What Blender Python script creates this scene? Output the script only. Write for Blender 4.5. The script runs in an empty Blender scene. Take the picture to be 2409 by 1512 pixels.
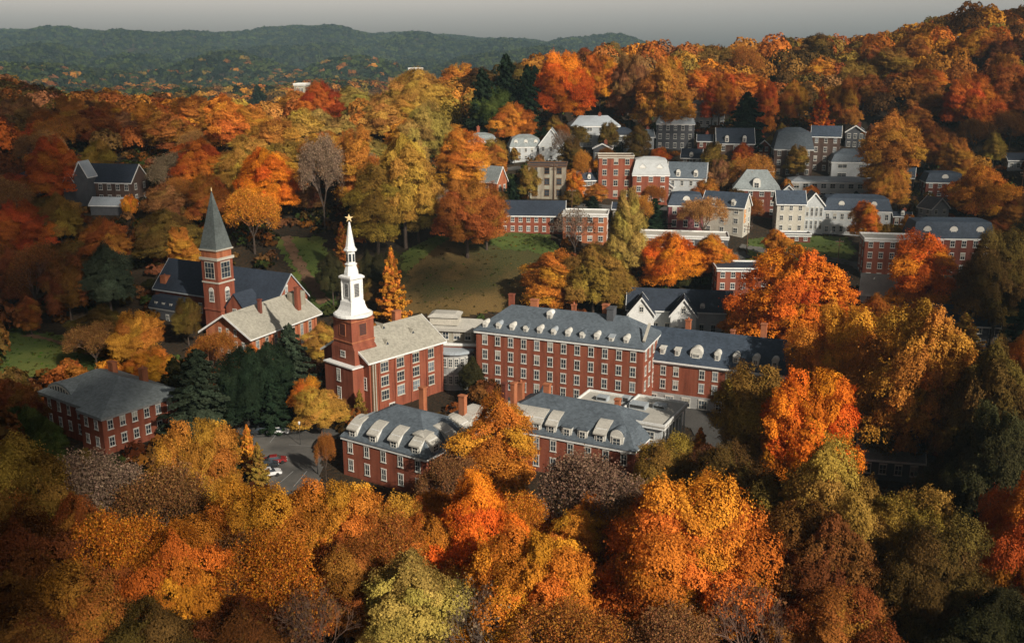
import bpy, math, random
import numpy as np
R = math.radians
C = bpy.context.scene.collection
rnd = random.Random(7)
npr = np.random.default_rng(11)

# ------------------------------------------------------------------ camera geometry (a 2409 x 1512 picture)
F, CX, CY, PITCH, CAMZ = 2314.0, 1204.5, 756.0, R(15.1), 75.0
cp, sp_ = math.cos(PITCH), math.sin(PITCH)

def ray(px, py):
    u = (px - CX) / F; v = (CY - py) / F
    return u, cp + v * sp_, -sp_ + v * cp

def at(px, py, Y):                                   # the point seen at a pixel at distance Y
    a, b, c = ray(px, py); t = Y / b
    return (a * t, Y, CAMZ + c * t)

def at_z(px, py, z):                                 # the point seen at a pixel at height z
    a, b, c = ray(px, py); t = (z - CAMZ) / c
    return (a * t, b * t, z)

def proj(x, y, z):
    dx, dy, dz = x, y, z - CAMZ
    fwd = dy * cp - dz * sp_; up = dy * sp_ + dz * cp
    return CX + F * dx / fwd, CY - F * up / fwd

# ------------------------------------------------------------------ terrain
COLS = [
 (-900, [(0,0),(260,0),(300,6),(340,18),(500,36),(900,44),(1200,40)]),
 (0,    [(0,0),(260,0),(300,6),(340,19),(420,27),(500,34),(700,48),(900,54),(1200,40)]),
 (300,  [(0,0),(262,0),(300,7),(345,22),(420,29),(500,35),(620,38),(900,10),(1200,0)]),
 (700,  [(0,0),(272,0),(285,4),(310,15),(345,22),(385,31),(470,41),(540,36),(800,0)]),
 (880,  [(0,0),(262,0),(275,3),(300,14),(345,23),(400,36),(460,44),(530,38),(800,0)]),
 (1050, [(0,0),(250,0),(263,2),(308,18),(322,20),(350,26),(400,32),(430,43),(480,50),(560,46),(800,0)]),
 (1280, [(0,0),(255,0),(268,2),(300,16),(322,20),(350,26),(385,34),(430,43),(500,57),(580,58),(800,10)]),
 (1500, [(0,0),(268,0),(285,8),(300,15),(335,20),(355,25),(410,36.5),(440,44),(560,65),(640,65),(900,20)]),
 (1900, [(0,0),(235,0),(290,11),(310,15),(335,16.7),(375,22),(400,27),(440,41),(600,68),(700,70),(1000,40)]),
 (2250, [(0,0),(225,0),(290,9.5),(330,14),(370,22),(410,37),(480,56),(600,84),(720,90),(1000,70)]),
 (2600, [(0,0),(225,0),(290,9.5),(370,24),(410,40),(480,60),(600,92),(720,98),(1000,80)]),
 (3500, [(0,0),(225,0),(290,9.5),(370,26),(480,60),(600,96),(800,104),(1000,90)]),
]
RIDGE = [(-1500,60),(-600,82),(0,74),(240,67),(430,76),(520,71),(640,79),(690,70),(740,58),(800,58),(900,72),(1050,80),(1150,82),(1250,90),(1370,98),(1600,108),(2200,112),(4000,100)]
def px2q(px): return (px - CX) / F / 0.965

def _near(X, Y):
    q = X / np.maximum(Y, 60.0)
    zs = np.stack([np.interp(Y, [a for a, b in pr], [b for a, b in pr]) for _, pr in COLS])
    qs = np.array([px2q(c) for c, _ in COLS])
    i = np.clip(np.searchsorted(qs, q) - 1, 0, len(qs) - 2)
    t = np.clip((q - qs[i]) / (qs[i+1] - qs[i]), 0, 1); t = t*t*(3-2*t)
    za = np.take_along_axis(zs, i[None], 0)[0]; zb = np.take_along_axis(zs, (i+1)[None], 0)[0]
    return za*(1-t) + zb*t

def terrain(X, Y):
    X = np.asarray(X, float); Y = np.asarray(Y, float)
    n = sum(_near(X, Y + k) for k in (-12, -6, 0, 6, 12)) / 5
    q = X / np.maximum(Y, 60.0)
    rp = np.interp(q, [px2q(a) for a, b in RIDGE], [b for a, b in RIDGE])
    rz = 75 + (130.5 - rp) / F * 5000 * 1.05 - 42
    far = np.interp(Y, [600, 900, 1500, 2500, 3500, 4200], [-5, -10, 0, 18, 48, 100])
    t = np.clip((Y - 3300) / 1700, 0, 1); t = t*t*(3-2*t)
    far = far*(1-t) + rz*t
    far = np.where(Y > 5000, rz - (Y-5000)*0.05, far)
    amp = np.interp(Y, [700, 1200, 2600, 4200, 5000], [0, 20, 42, 34, 4])
    far = far + amp*(np.sin(X*.0045 + 1.3 + Y*.0011)*np.sin(Y*.0062 + X*.0013) + .5*np.sin(X*.011 - Y*.007 + 2) + .22*np.sin(X*.021 + Y*.004))
    s = np.clip((Y - 800) / 400, 0, 1); s = s*s*(3-2*s)
    amp2 = np.clip((Y-280)/200, 0, 1)*1.5
    return n*(1-s) + far*s + amp2*np.sin(X*.05)*np.sin(Y*.043)

def gz(x, y): return float(terrain(np.array([x]), np.array([y]))[0])

def ground(px, py):                                  # where the ground is seen at a pixel
    a, b, c = ray(px, py)
    Y = np.arange(60, 1400, 1.0); t = Y / b
    d = (CAMZ + c*t) - terrain(a*t, Y)
    k = np.argmax(d < 0)
    if d[k] >= 0: k = len(Y)-1
    return (a*t[k], Y[k], gz(a*t[k], Y[k]))

# ------------------------------------------------------------------ materials
def newmat(name):
    m = bpy.data.materials.new(name); m.use_nodes = True
    nt = m.node_tree; b = nt.nodes['Principled BSDF']; b.inputs['Specular IOR Level'].default_value = .3
    return m, nt, b
def node(nt, t, **k):
    n = nt.nodes.new(t)
    for a, v in k.items(): setattr(n, a, v)
    return n
def ramp(nt, fac, stops):
    r = node(nt, 'ShaderNodeValToRGB'); e = r.color_ramp.elements
    while len(e) < len(stops): e.new(.5)
    for i, (p, c) in enumerate(stops): e[i].position = p; e[i].color = (*c, 1)
    nt.links.new(fac, r.inputs[0]); return r.outputs[0]
def noise(nt, scale, detail=4, vec=None, rough=.55):
    n = node(nt, 'ShaderNodeTexNoise'); n.inputs['Scale'].default_value = scale; n.inputs['Detail'].default_value = detail
    n.inputs['Roughness'].default_value = rough
    if vec is None:
        g = node(nt, 'ShaderNodeNewGeometry'); vec = g.outputs['Position']
    nt.links.new(vec, n.inputs['Vector']); return n.outputs['Fac']
def mixc(nt, fac, a, b, mode='MIX'):
    m = node(nt, 'ShaderNodeMix', data_type='RGBA', blend_type=mode)
    for s, v in ((0, fac), (6, a), (7, b)):
        if isinstance(v, (int, float)): m.inputs[s].default_value = v
        elif isinstance(v, tuple): m.inputs[s].default_value = (*v, 1)
        else: nt.links.new(v, m.inputs[s])
    return m.outputs[2]
def bump(nt, b, h, strength, dist=.1):
    n = node(nt, 'ShaderNodeBump'); n.inputs['Strength'].default_value = strength; n.inputs['Distance'].default_value = dist
    nt.links.new(h, n.inputs['Height']); nt.links.new(n.outputs[0], b.inputs['Normal'])

def weathered(name, col, var=.25, rough=.75, scale=.35, dark=None):
    m, nt, b = newmat(name)
    c0 = tuple(x*(1-var) for x in col); c1 = tuple(min(1, x*(1+var)) for x in col)
    a = ramp(nt, noise(nt, scale, 6), [(.3, c0), (.7, c1)])
    d = noise(nt, 3.5, 5)
    a = mixc(nt, .35, a, ramp(nt, d, [(.35, dark or tuple(x*.55 for x in col)), (.6, c1)]))
    nt.links.new(a, b.inputs['Base Color']); b.inputs['Roughness'].default_value = rough
    bump(nt, b, d, .25, .05)
    return m
def brick(name, c, mortar=None):
    m, nt, b = newmat(name)
    tc = node(nt, 'ShaderNodeTexCoord'); sx = node(nt, 'ShaderNodeSeparateXYZ'); nt.links.new(tc.outputs['Object'], sx.inputs[0])
    ad = node(nt, 'ShaderNodeMath', operation='ADD'); nt.links.new(sx.outputs[0], ad.inputs[0]); nt.links.new(sx.outputs[1], ad.inputs[1])
    cb = node(nt, 'ShaderNodeCombineXYZ'); nt.links.new(ad.outputs[0], cb.inputs[0]); nt.links.new(sx.outputs[2], cb.inputs[1])
    t = node(nt, 'ShaderNodeTexBrick'); nt.links.new(cb.outputs[0], t.inputs['Vector'])
    t.inputs['Scale'].default_value = 1; t.inputs['Brick Width'].default_value = .5; t.inputs['Row Height'].default_value = .17
    t.inputs['Mortar Size'].default_value = .014
    t.inputs['Color1'].default_value = (*[x*.82 for x in c], 1); t.inputs['Color2'].default_value = (*[min(1, x*1.2) for x in c], 1)
    t.inputs['Mortar'].default_value = (*(mortar or tuple(x*.7+.05 for x in c)), 1)
    n1 = noise(nt, .3, 6); n2 = noise(nt, 2.2, 4)
    a = mixc(nt, .6, t.outputs[0], ramp(nt, n1, [(.3, tuple(x*.5 for x in c)), (.55, c), (.8, (c[0]*1.35, c[1]*1.5, c[2]*1.4))]), 'MIX')
    a = mixc(nt, .22, a, ramp(nt, n2, [(.35, (.03,.018,.015)), (.6, c)]))
    mp = node(nt, 'ShaderNodeMapping'); mp.inputs['Scale'].default_value = (1, 1, .12); nt.links.new(tc.outputs['Object'], mp.inputs['Vector'])
    st = noise(nt, .9, 5, mp.outputs[0]); a = mixc(nt, .5, a, ramp(nt, st, [(.34, tuple(x*.38 for x in c)), (.5, c), (.72, (c[0]*1.25, c[1]*1.7, c[2]*1.8))]))
    nt.links.new(a, b.inputs['Base Color']); b.inputs['Roughness'].default_value = .85
    bump(nt, b, t.outputs['Fac'], .3, .02)
    return m
def shingle(name, c, row=.32, w=.6, var=.35):
    m, nt, b = newmat(name)
    tc = node(nt, 'ShaderNodeTexCoord'); sx = node(nt, 'ShaderNodeSeparateXYZ'); nt.links.new(tc.outputs['Object'], sx.inputs[0])
    ad = node(nt, 'ShaderNodeMath', operation='ADD'); nt.links.new(sx.outputs[0], ad.inputs[0])
    mu = node(nt, 'ShaderNodeMath', operation='MULTIPLY'); nt.links.new(sx.outputs[1], mu.inputs[0]); mu.inputs[1].default_value = .35
    nt.links.new(mu.outputs[0], ad.inputs[1])
    z2 = node(nt, 'ShaderNodeMath', operation='MULTIPLY_ADD'); nt.links.new(sx.outputs[2], z2.inputs[0]); z2.inputs[1].default_value = 1.6
    m3 = node(nt, 'ShaderNodeMath', operation='MULTIPLY'); nt.links.new(sx.outputs[1], m3.inputs[0]); m3.inputs[1].default_value = .2
    nt.links.new(m3.outputs[0], z2.inputs[2])
    cb = node(nt, 'ShaderNodeCombineXYZ'); nt.links.new(ad.outputs[0], cb.inputs[0]); nt.links.new(z2.outputs[0], cb.inputs[1])
    t = node(nt, 'ShaderNodeTexBrick'); nt.links.new(cb.outputs[0], t.inputs['Vector'])
    t.inputs['Scale'].default_value = 1; t.inputs['Brick Width'].default_value = w; t.inputs['Row Height'].default_value = row
    t.inputs['Mortar Size'].default_value = .02
    t.inputs['Color1'].default_value = (*[x*(1-var) for x in c], 1); t.inputs['Color2'].default_value = (*[min(1, x*(1+var)) for x in c], 1)
    t.inputs['Mortar'].default_value = (*[x*.35 for x in c], 1)
    n1 = noise(nt, .22, 7); n2 = noise(nt, 1.6, 5)
    a = mixc(nt, .45, t.outputs[0], ramp(nt, n1, [(.3, tuple(x*.6 for x in c)), (.7, tuple(min(1, x*1.35) for x in c))]))
    a = mixc(nt, .3, a, ramp(nt, n2, [(.38, tuple(x*.45 for x in c)), (.62, tuple(min(1, x*1.3) for x in c))]))
    nt.links.new(a, b.inputs['Base Color']); b.inputs['Roughness'].default_value = .7
    bump(nt, b, t.outputs['Fac'], .4, .03)
    return m

M = {}
M['brick'] = brick('red_brick', (.245,.066,.034))
M['brick_dark'] = brick('dark_red_brick', (.155,.042,.026))
M['brick_orange'] = brick('orange_brick', (.38,.125,.055))
M['brick_brown'] = brick('brown_brick', (.095,.058,.044))
M['brick_mauve'] = brick('mauve_brick', (.22,.07,.075))
M['slate'] = shingle('blue_grey_slate', (.105,.128,.150))
M['navy'] = shingle('navy_slate', (.048,.066,.093))
M['dark_slate'] = shingle('dark_slate', (.030,.040,.058))
M['tan_roof'] = shingle('pale_tan_shingle', (.36,.34,.28), var=.15)
M['grey_roof'] = shingle('light_grey_shingle', (.24,.27,.27), var=.2)
M['spire_slate'] = shingle('grey_green_spire_slate', (.12,.14,.135))
M['white'] = weathered('white_paint', (.74,.74,.71), .10, .55, dark=(.42,.42,.40))
M['trim'] = weathered('weathered_white_trim', (.60,.585,.53), .14, .6, dark=(.30,.28,.24))
M['cream'] = weathered('cream_render', (.46,.43,.36), .14, .8)
M['grey_wall'] = weathered('grey_clapboard', (.34,.36,.37), .15, .7)
M['white_wall'] = weathered('pale_clapboard', (.44,.46,.46), .15, .7)
M['dark_wall'] = weathered('dark_weathered_wall', (.075,.078,.085), .3, .8)
M['stone'] = brick('tan_stone', (.30,.26,.20))
M['metal_roof'] = weathered('pale_metal_roof', (.36,.40,.43), .14, .35)
M['flat_roof'] = weathered('pale_flat_roof', (.44,.42,.37), .18, .8)
M['copper'] = weathered('concrete', (.30,.30,.29), .2, .9)
M['wood'] = weathered('weathered_wood', (.12,.065,.035), .3, .9)
M['orange_panel'] = weathered('orange_panel', (.60,.25,.06), .1, .7)
M['gold'] = weathered('pale_gilt', (.75,.55,.28), .08, .35)
M['black'] = weathered('black_rubber', (.02,.02,.02), .1, .6)
M['iron'] = weathered('dark_iron', (.04,.04,.04), .1, .5)
M['green_paint'] = weathered('dark_green_paint', (.012,.10,.055), .1, .4)
m, nt, b = newmat('window_glass'); M['glass'] = m
a = ramp(nt, noise(nt, .35, 3), [(.35, (.010,.013,.018)), (.65, (.05,.065,.08))]); nt.links.new(a, b.inputs['Base Color'])
b.inputs['Roughness'].default_value = .12; b.inputs['Specular IOR Level'].default_value = .6
for nm, c0, c1 in (('glass_pale', (.10,.12,.14), (.22,.25,.27)), ('glass_blind', (.30,.28,.23), (.42,.40,.35))):
    m, nt, b = newmat('window_'+nm); M[nm] = m; nt.links.new(ramp(nt, noise(nt, .6, 3), [(.35, c0), (.65, c1)]), b.inputs['Base Color']); b.inputs['Roughness'].default_value = .2; b.inputs['Specular IOR Level'].default_value = .6
m, nt, b = newmat('asphalt'); M['asphalt'] = m
a = ramp(nt, noise(nt, .12, 7), [(.3, (.035,.035,.035)), (.7, (.09,.087,.08))]); a = mixc(nt, .3, a, ramp(nt, noise(nt, 4, 3), [(.4, (.03,.03,.03)), (.6, (.11,.105,.095))]))
nt.links.new(a, b.inputs['Base Color']); b.inputs['Roughness'].default_value = .9
m, nt, b = newmat('pale_asphalt'); M['drive'] = m
a = ramp(nt, noise(nt, .15, 7), [(.3, (.05,.048,.045)), (.7, (.15,.14,.125))]); nt.links.new(a, b.inputs['Base Color']); b.inputs['Roughness'].default_value = .9
m, nt, b = newmat('dirt_path'); M['dirt'] = m
a = ramp(nt, noise(nt, .4, 6), [(.3, (.10,.055,.03)), (.7, (.19,.11,.06))]); nt.links.new(a, b.inputs['Base Color']); b.inputs['Roughness'].default_value = .95
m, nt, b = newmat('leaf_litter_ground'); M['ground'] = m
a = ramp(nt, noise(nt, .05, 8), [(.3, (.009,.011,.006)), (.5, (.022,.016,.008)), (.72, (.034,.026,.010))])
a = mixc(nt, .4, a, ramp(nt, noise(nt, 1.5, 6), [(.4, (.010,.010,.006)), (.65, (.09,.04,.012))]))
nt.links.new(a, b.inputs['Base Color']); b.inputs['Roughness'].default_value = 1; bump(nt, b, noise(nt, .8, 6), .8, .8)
def grassmat(name, c0, c1, c2):
    m, nt, b = newmat(name)
    a = ramp(nt, noise(nt, .045, 7), [(.40, c0), (.5, c1), (.60, c2)])
    a = mixc(nt, .35, a, ramp(nt, noise(nt, 2.2, 6), [(.35, tuple(x*.5 for x in c1)), (.65, c2)]))
    nt.links.new(a, b.inputs['Base Color']); b.inputs['Roughness'].default_value = .95; bump(nt, b, noise(nt, 2.5, 5), .9, .25)
    return m
M['lawn'] = grassmat('lawn_grass', (.04,.07,.013), (.07,.105,.018), (.13,.145,.028))
M['slope'] = grassmat('leaf_strewn_slope', (.030,.044,.010), (.060,.048,.014), (.17,.105,.032))  # tan leaf litter; strong bands in the colour also stand for sunlit strips

# foliage: the leaf colour is the object's own colour, varied leaf by leaf and bough by bough
def foliage(name, attr_color=False, trans=.18):
    m = bpy.data.materials.new(name); m.use_nodes = True; nt = m.node_tree; nt.nodes.clear()
    out = node(nt, 'ShaderNodeOutputMaterial')
    if attr_color:
        a = node(nt, 'ShaderNodeAttribute', attribute_name='leafcol'); col = a.outputs['Color']
    else:
        oi = node(nt, 'ShaderNodeObjectInfo'); col = oi.outputs['Color']
    v = node(nt, 'ShaderNodeAttribute', attribute_name='var'); lo = node(nt, 'ShaderNodeAttribute', attribute_name='lobe')
    hs = node(nt, 'ShaderNodeHueSaturation'); nt.links.new(col, hs.inputs['Color'])
    h = node(nt, 'ShaderNodeMapRange'); h.inputs['To Min'].default_value = .487; h.inputs['To Max'].default_value = .522; nt.links.new(lo.outputs['Fac'], h.inputs['Value'])
    nt.links.new(h.outputs[0], hs.inputs['Hue'])
    vv = node(nt, 'ShaderNodeMapRange'); vv.inputs['To Min'].default_value = .5; vv.inputs['To Max'].default_value = 1.5; nt.links.new(v.outputs['Fac'], vv.inputs['Value'])
    lv = node(nt, 'ShaderNodeMapRange'); lv.inputs['To Min'].default_value = .62; lv.inputs['To Max'].default_value = 1.2
    fr = node(nt, 'ShaderNodeMath', operation='FRACT'); m7 = node(nt, 'ShaderNodeMath', operation='MULTIPLY'); m7.inputs[1].default_value = 7.13; nt.links.new(lo.outputs['Fac'], m7.inputs[0]); nt.links.new(m7.outputs[0], fr.inputs[0]); nt.links.new(fr.outputs[0], lv.inputs['Value'])
    mm = node(nt, 'ShaderNodeMath', operation='MULTIPLY'); nt.links.new(vv.outputs[0], mm.inputs[0]); nt.links.new(lv.outputs[0], mm.inputs[1]); nt.links.new(mm.outputs[0], hs.inputs['Value'])
    d = node(nt, 'ShaderNodeBsdfDiffuse'); t = node(nt, 'ShaderNodeBsdfTranslucent'); mx = node(nt, 'ShaderNodeMixShader'); mx.inputs[0].default_value = trans
    nt.links.new(hs.outputs[0], d.inputs[0]); nt.links.new(hs.outputs[0], t.inputs[0])
    nt.links.new(d.outputs[0], mx.inputs[1]); nt.links.new(t.outputs[0], mx.inputs[2]); nt.links.new(mx.outputs[0], out.inputs[0])
    return m
M['leaf'] = foliage('autumn_leaves'); M['needle'] = foliage('needles', trans=.1); M['woods'] = foliage('wood_canopy', True, .2)
M['bark'] = weathered('bark', (.07,.05,.038), .35, .95, 1.5)
m, nt, b = newmat('twig_bark'); M['twig'] = m
oi = node(nt, 'ShaderNodeObjectInfo'); nt.links.new(oi.outputs['Color'], b.inputs['Base Color']); b.inputs['Roughness'].default_value = .9

# ------------------------------------------------------------------ mesh helpers
class MB:
    def __init__(s): s.v = []; s.f = []; s.m = []; s.mats = []
    def mi(s, mat):
        if mat not in s.mats: s.mats.append(mat)
        return s.mats.index(mat)
    def poly(s, pts, faces, mat):
        o = len(s.v); s.v += [tuple(p) for p in pts]; i = s.mi(mat)
        for f in faces: s.f.append([o + k for k in f]); s.m.append(i)
        return s
    def box(s, x0, x1, y0, y1, z0, z1, mat):
        return s.poly([(x0,y0,z0),(x1,y0,z0),(x1,y1,z0),(x0,y1,z0),(x0,y0,z1),(x1,y0,z1),(x1,y1,z1),(x0,y1,z1)],
                      [(0,3,2,1),(4,5,6,7),(0,1,5,4),(1,2,6,5),(2,3,7,6),(3,0,4,7)], mat)
    def loft(s, rings, mat, cap=True):               # rings: lists of equally many points
        n = len(rings[0]); pts = [p for r in rings for p in r]; fs = []
        for k in range(len(rings)-1):
            for i in range(n):
                j = (i+1) % n; fs.append((k*n+i, k*n+j, (k+1)*n+j, (k+1)*n+i))
        if cap: fs.append(tuple(range(n))[::-1]); fs.append(tuple((len(rings)-1)*n+i for i in range(n)))
        return s.poly(pts, fs, mat)
    def rect_loft(s, cx, cy, rings, mat):            # (half x, half y, z)
        return s.loft([[(cx-a,cy-b,z),(cx+a,cy-b,z),(cx+a,cy+b,z),(cx-a,cy+b,z)] for a, b, z in rings], mat)
    def turn(s, cx, cy, n, prof, mat, rot=0):        # (radius, z)
        return s.loft([[(cx+r*math.cos(rot+2*math.pi*i/n), cy+r*math.sin(rot+2*math.pi*i/n), z) for i in range(n)] for r, z in prof], mat)
    def tube(s, a, b, ra, rb, mat, n=5):
        a = np.array(a, float); b = np.array(b, float); d = b - a; d /= max(np.linalg.norm(d), 1e-6)
        u = np.cross(d, (0, 0, 1)) if abs(d[2]) < .9 else np.cross(d, (1, 0, 0)); u /= np.linalg.norm(u); w = np.cross(d, u)
        ring = lambda c, r: [tuple(c + r*(math.cos(2*math.pi*i/n)*u + math.sin(2*math.pi*i/n)*w)) for i in range(n)]
        return s.loft([ring(a, ra), ring(b, rb)], mat)
    def mesh(s, name):
        me = bpy.data.meshes.new(name); me.from_pydata(s.v, [], s.f)
        for mt in s.mats: me.materials.append(M[mt])
        me.polygons.foreach_set('material_index', s.m); me.update(); return me
    def build(s, name, parent=None, loc=(0,0,0), rz=0):
        return link(name, s.mesh(name), parent, loc, rz)
def link(name, me, parent=None, loc=(0,0,0), rz=0):
    o = bpy.data.objects.new(name, me); C.objects.link(o); o.parent = parent; o.location = loc; o.rotation_euler = (0,0,rz); return o
def tag(o, label, cat, group=None, kind=None):
    if label: o['label'] = label
    if cat: o['category'] = cat
    if group: o['group'] = group
    if kind: o['kind'] = kind
    return o
def thing(name, label, cat, loc, rz=0, group=None): return tag(link(name, None, None, loc, rz), label, cat, group)

# ------------------------------------------------------------------ ground sheet
def steps(lst):
    out = []
    for a, b, s in lst: out += list(np.arange(a, b, s))
    return np.array(out + [lst[-1][1]])
gx = steps([(-5000,-3000,250),(-3000,-800,80),(-800,-320,20),(-320,320,4),(320,800,20),(800,3000,80),(3000,5000,250)])
gy = steps([(-600,40,40),(40,560,4),(560,800,16),(800,5200,40),(5200,5600,100)])
GX, GY = np.meshgrid(gx, gy); GZ = terrain(GX, GY)
nx, ny = len(gx), len(gy)
idx = (np.arange(ny-1)[:, None]*nx + np.arange(nx-1)[None]).ravel()
def npmesh(name, verts, quads, mat, smooth=False, attrs=None):
    me = bpy.data.meshes.new(name); me.vertices.add(len(verts)); me.vertices.foreach_set('co', np.asarray(verts, np.float32).ravel())
    q = np.asarray(quads, np.int32); n = len(q); k = q.shape[1]
    me.loops.add(n*k); me.loops.foreach_set('vertex_index', q.ravel())
    me.polygons.add(n); me.polygons.foreach_set('loop_start', np.arange(n, dtype=np.int32)*k)
    if smooth: me.polygons.foreach_set('use_smooth', np.ones(n, bool))
    me.materials.append(M[mat]); me.update(calc_edges=True)
    for an, (ty, data) in (attrs or {}).items():
        a = me.attributes.new(an, ty, 'FACE')
        a.data.foreach_set('color' if ty == 'FLOAT_COLOR' else 'value', np.asarray(data, np.float32).ravel())
    return me
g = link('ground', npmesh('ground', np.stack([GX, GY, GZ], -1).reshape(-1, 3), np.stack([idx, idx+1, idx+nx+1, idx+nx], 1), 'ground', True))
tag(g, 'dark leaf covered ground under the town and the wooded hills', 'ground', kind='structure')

def hm(x, y):                                        # height of the ground sheet itself (bilinear)
    x = np.asarray(x, float); y = np.asarray(y, float)
    i = np.clip(np.searchsorted(gx, x)-1, 0, nx-2); j = np.clip(np.searchsorted(gy, y)-1, 0, ny-2)
    s = (x-gx[i])/(gx[i+1]-gx[i]); t = (y-gy[j])/(gy[j+1]-gy[j])
    return (GZ[j,i]*(1-s)+GZ[j,i+1]*s)*(1-t) + (GZ[j+1,i]*(1-s)+GZ[j+1,i+1]*s)*t
def inside(x, y, poly):
    c = np.zeros(x.shape, bool); n = len(poly)
    for k in range(n):
        x1, y1 = poly[k]; x2, y2 = poly[(k+1) % n]
        if y1 == y2: continue
        c ^= ((y1 > y) != (y2 > y)) & (x < (x2-x1)*(y-y1)/(y2-y1)+x1)
    return c
def sheet(name, mat, wpoly, lift, label, cat, step=1.0):
    xs = [p[0] for p in wpoly]; ys = [p[1] for p in wpoly]
    ax = np.arange(min(xs)-step, max(xs)+step, step); ay = np.arange(min(ys)-step, max(ys)+step, step)
    X, Y = np.meshgrid(ax, ay); Z = hm(X, Y) + lift; n = len(ax)
    xc = (X[:-1,:-1]+step/2); yc = (Y[:-1,:-1]+step/2)
    wob = .8*step*np.sin(xc*.9)*np.cos(yc*1.1)
    keep = inside(xc+wob, yc+wob, wpoly).ravel()
    i = (np.arange(len(ay)-1)[:, None]*n + np.arange(n-1)[None]).ravel()[keep]
    q = np.stack([i, i+1, i+n+1, i+n], 1); used, inv = np.unique(q.ravel(), return_inverse=True)
    me = npmesh(name, np.stack([X, Y, Z], -1).reshape(-1, 3)[used], inv.reshape(-1, 4), mat, True)
    return tag(link(name, me), label, cat, kind='structure')
def gp(px, py): p = ground(px, py); return (p[0], p[1])
def band(pts, w):                                    # a strip polygon round a line of world points
    L = []; Rr = []
    for k, (x, y) in enumerate(pts):
        a = pts[max(0, k-1)]; b = pts[min(len(pts)-1, k+1)]; d = math.hypot(b[0]-a[0], b[1]-a[1]); nx_, ny_ = -(b[1]-a[1])/d, (b[0]-a[0])/d
        L.append((x+nx_*w/2, y+ny_*w/2)); Rr.append((x-nx_*w/2, y-ny_*w/2))
    return L + Rr[::-1]

# ------------------------------------------------------------------ buildings
cache = {}
def win_meshes(w, h, nc=2, nr=2, arch=False, trim='white'):
    if trim == 'white': trim = 'trim'
    k = (round(w,2), round(h,2), nc, nr, arch, trim)
    if k in cache: return cache[k]
    f = MB(); t = .11
    f.box(-w/2, -w/2+t, -.10, .03, 0, h, trim); f.box(w/2-t, w/2, -.10, .03, 0, h, trim)
    f.box(-w/2+t, w/2-t, -.09, .03, 0, t, trim); f.box(-w/2+t, w/2-t, -.09, .03, h-t, h, trim)
    f.box(-w/2-.1, w/2+.1, -.16, .03, -.13, -.003, trim); f.box(-w/2-.06, w/2+.06, -.13, .03, h+.003, h+.18, trim)
    for i in range(1, nc): x = -w/2 + w*i/nc; f.box(x-.035, x+.035, -.075, .0, t, h-t, trim)
    for j in range(1, nr): z = h*j/nr; f.box(-w/2+t, w/2-t, -.07, .0, z-.045, z+.045, trim)
    if arch:
        n = 8; o = [(w/2*math.cos(math.pi*i/n), h+.18+w/2*math.sin(math.pi*i/n)) for i in range(n+1)]
        f.loft([[(x, -.1, z) for x, z in o], [(x, .03, z) for x, z in o]], trim)
    P = [MB().box(-w/2+.04, w/2-.04, -.045, .02, .04, h-.04, g).mesh('pane') for g in ('glass', 'glass_pale')]
    q = MB().box(-w/2+.04, w/2-.04, -.045, .02, .04, h*.5, 'glass'); q.box(-w/2+.04, w/2-.04, -.045, .02, h*.5+.002, h-.04, 'glass_blind'); P.append(q.mesh('pane'))
    cache[k] = (f.mesh('window'), [P[0]]*8+[P[1]]+[P[2]]); return cache[k]
wr = random.Random(21)
FACES = {'f': 0.0, 'b': math.pi, 'r': math.pi/2, 'l': -math.pi/2}
def window(T, x, y, z, rz, w=1.1, h=1.9, nc=2, nr=2, arch=False, trim='white'):
    fm, pm = win_meshes(w, h, nc, nr, arch, trim); pm = wr.choice(pm)
    f = link('window', fm, T, (x, y, z), rz); link('pane', pm, f); return f
def onface(b, face, s, out=0.0):                     # a point s metres along a face (0 = its middle)
    ox, oy, L, W = b[:4]
    return {'f': (ox+s, oy-W/2-out), 'b': (ox-s, oy+W/2+out), 'r': (ox+L/2+out, oy+s), 'l': (ox-L/2-out, oy-s)}[face]
def row(T, b, face, n, zs, w=1.1, h=1.9, m=1.6, nc=2, nr=2, arch=False, skip=(), trim='white'):
    Lf = b[2] if face in 'fb' else b[3]
    for j, z in enumerate(zs):
        for i in range(n):
            if (j, i) in skip: continue
            s = 0 if n == 1 else -Lf/2+m+(Lf-2*m)*i/(n-1)
            x, y = onface(b, face, s); window(T, x, y, z, FACES[face], w, h, nc, nr, arch, trim)
def cornice(T, b, z, h=.45, out=.35, mat='white'):
    ox, oy, L, W = b[:4]
    MB().box(ox-L/2-out, ox+L/2+out, oy-W/2-out, oy+W/2+out, z-h, z-.012, mat).build('cornice', T)
def chimney(T, x, y, z0, z1, w=1.0, d=.8, mat='brick', pot=True):
    m = MB().box(x-w/2, x+w/2, y-d/2, y+d/2, z0, z1-.25, mat).box(x-w/2-.12, x+w/2+.12, y-d/2-.12, y+d/2+.12, z1-.248, z1, mat)
    if pot: m.turn(x, y, 8, [(.22, z1+.003), (.18, z1+.5)], 'brick_orange')
    return m.build('chimney', T)
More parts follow.
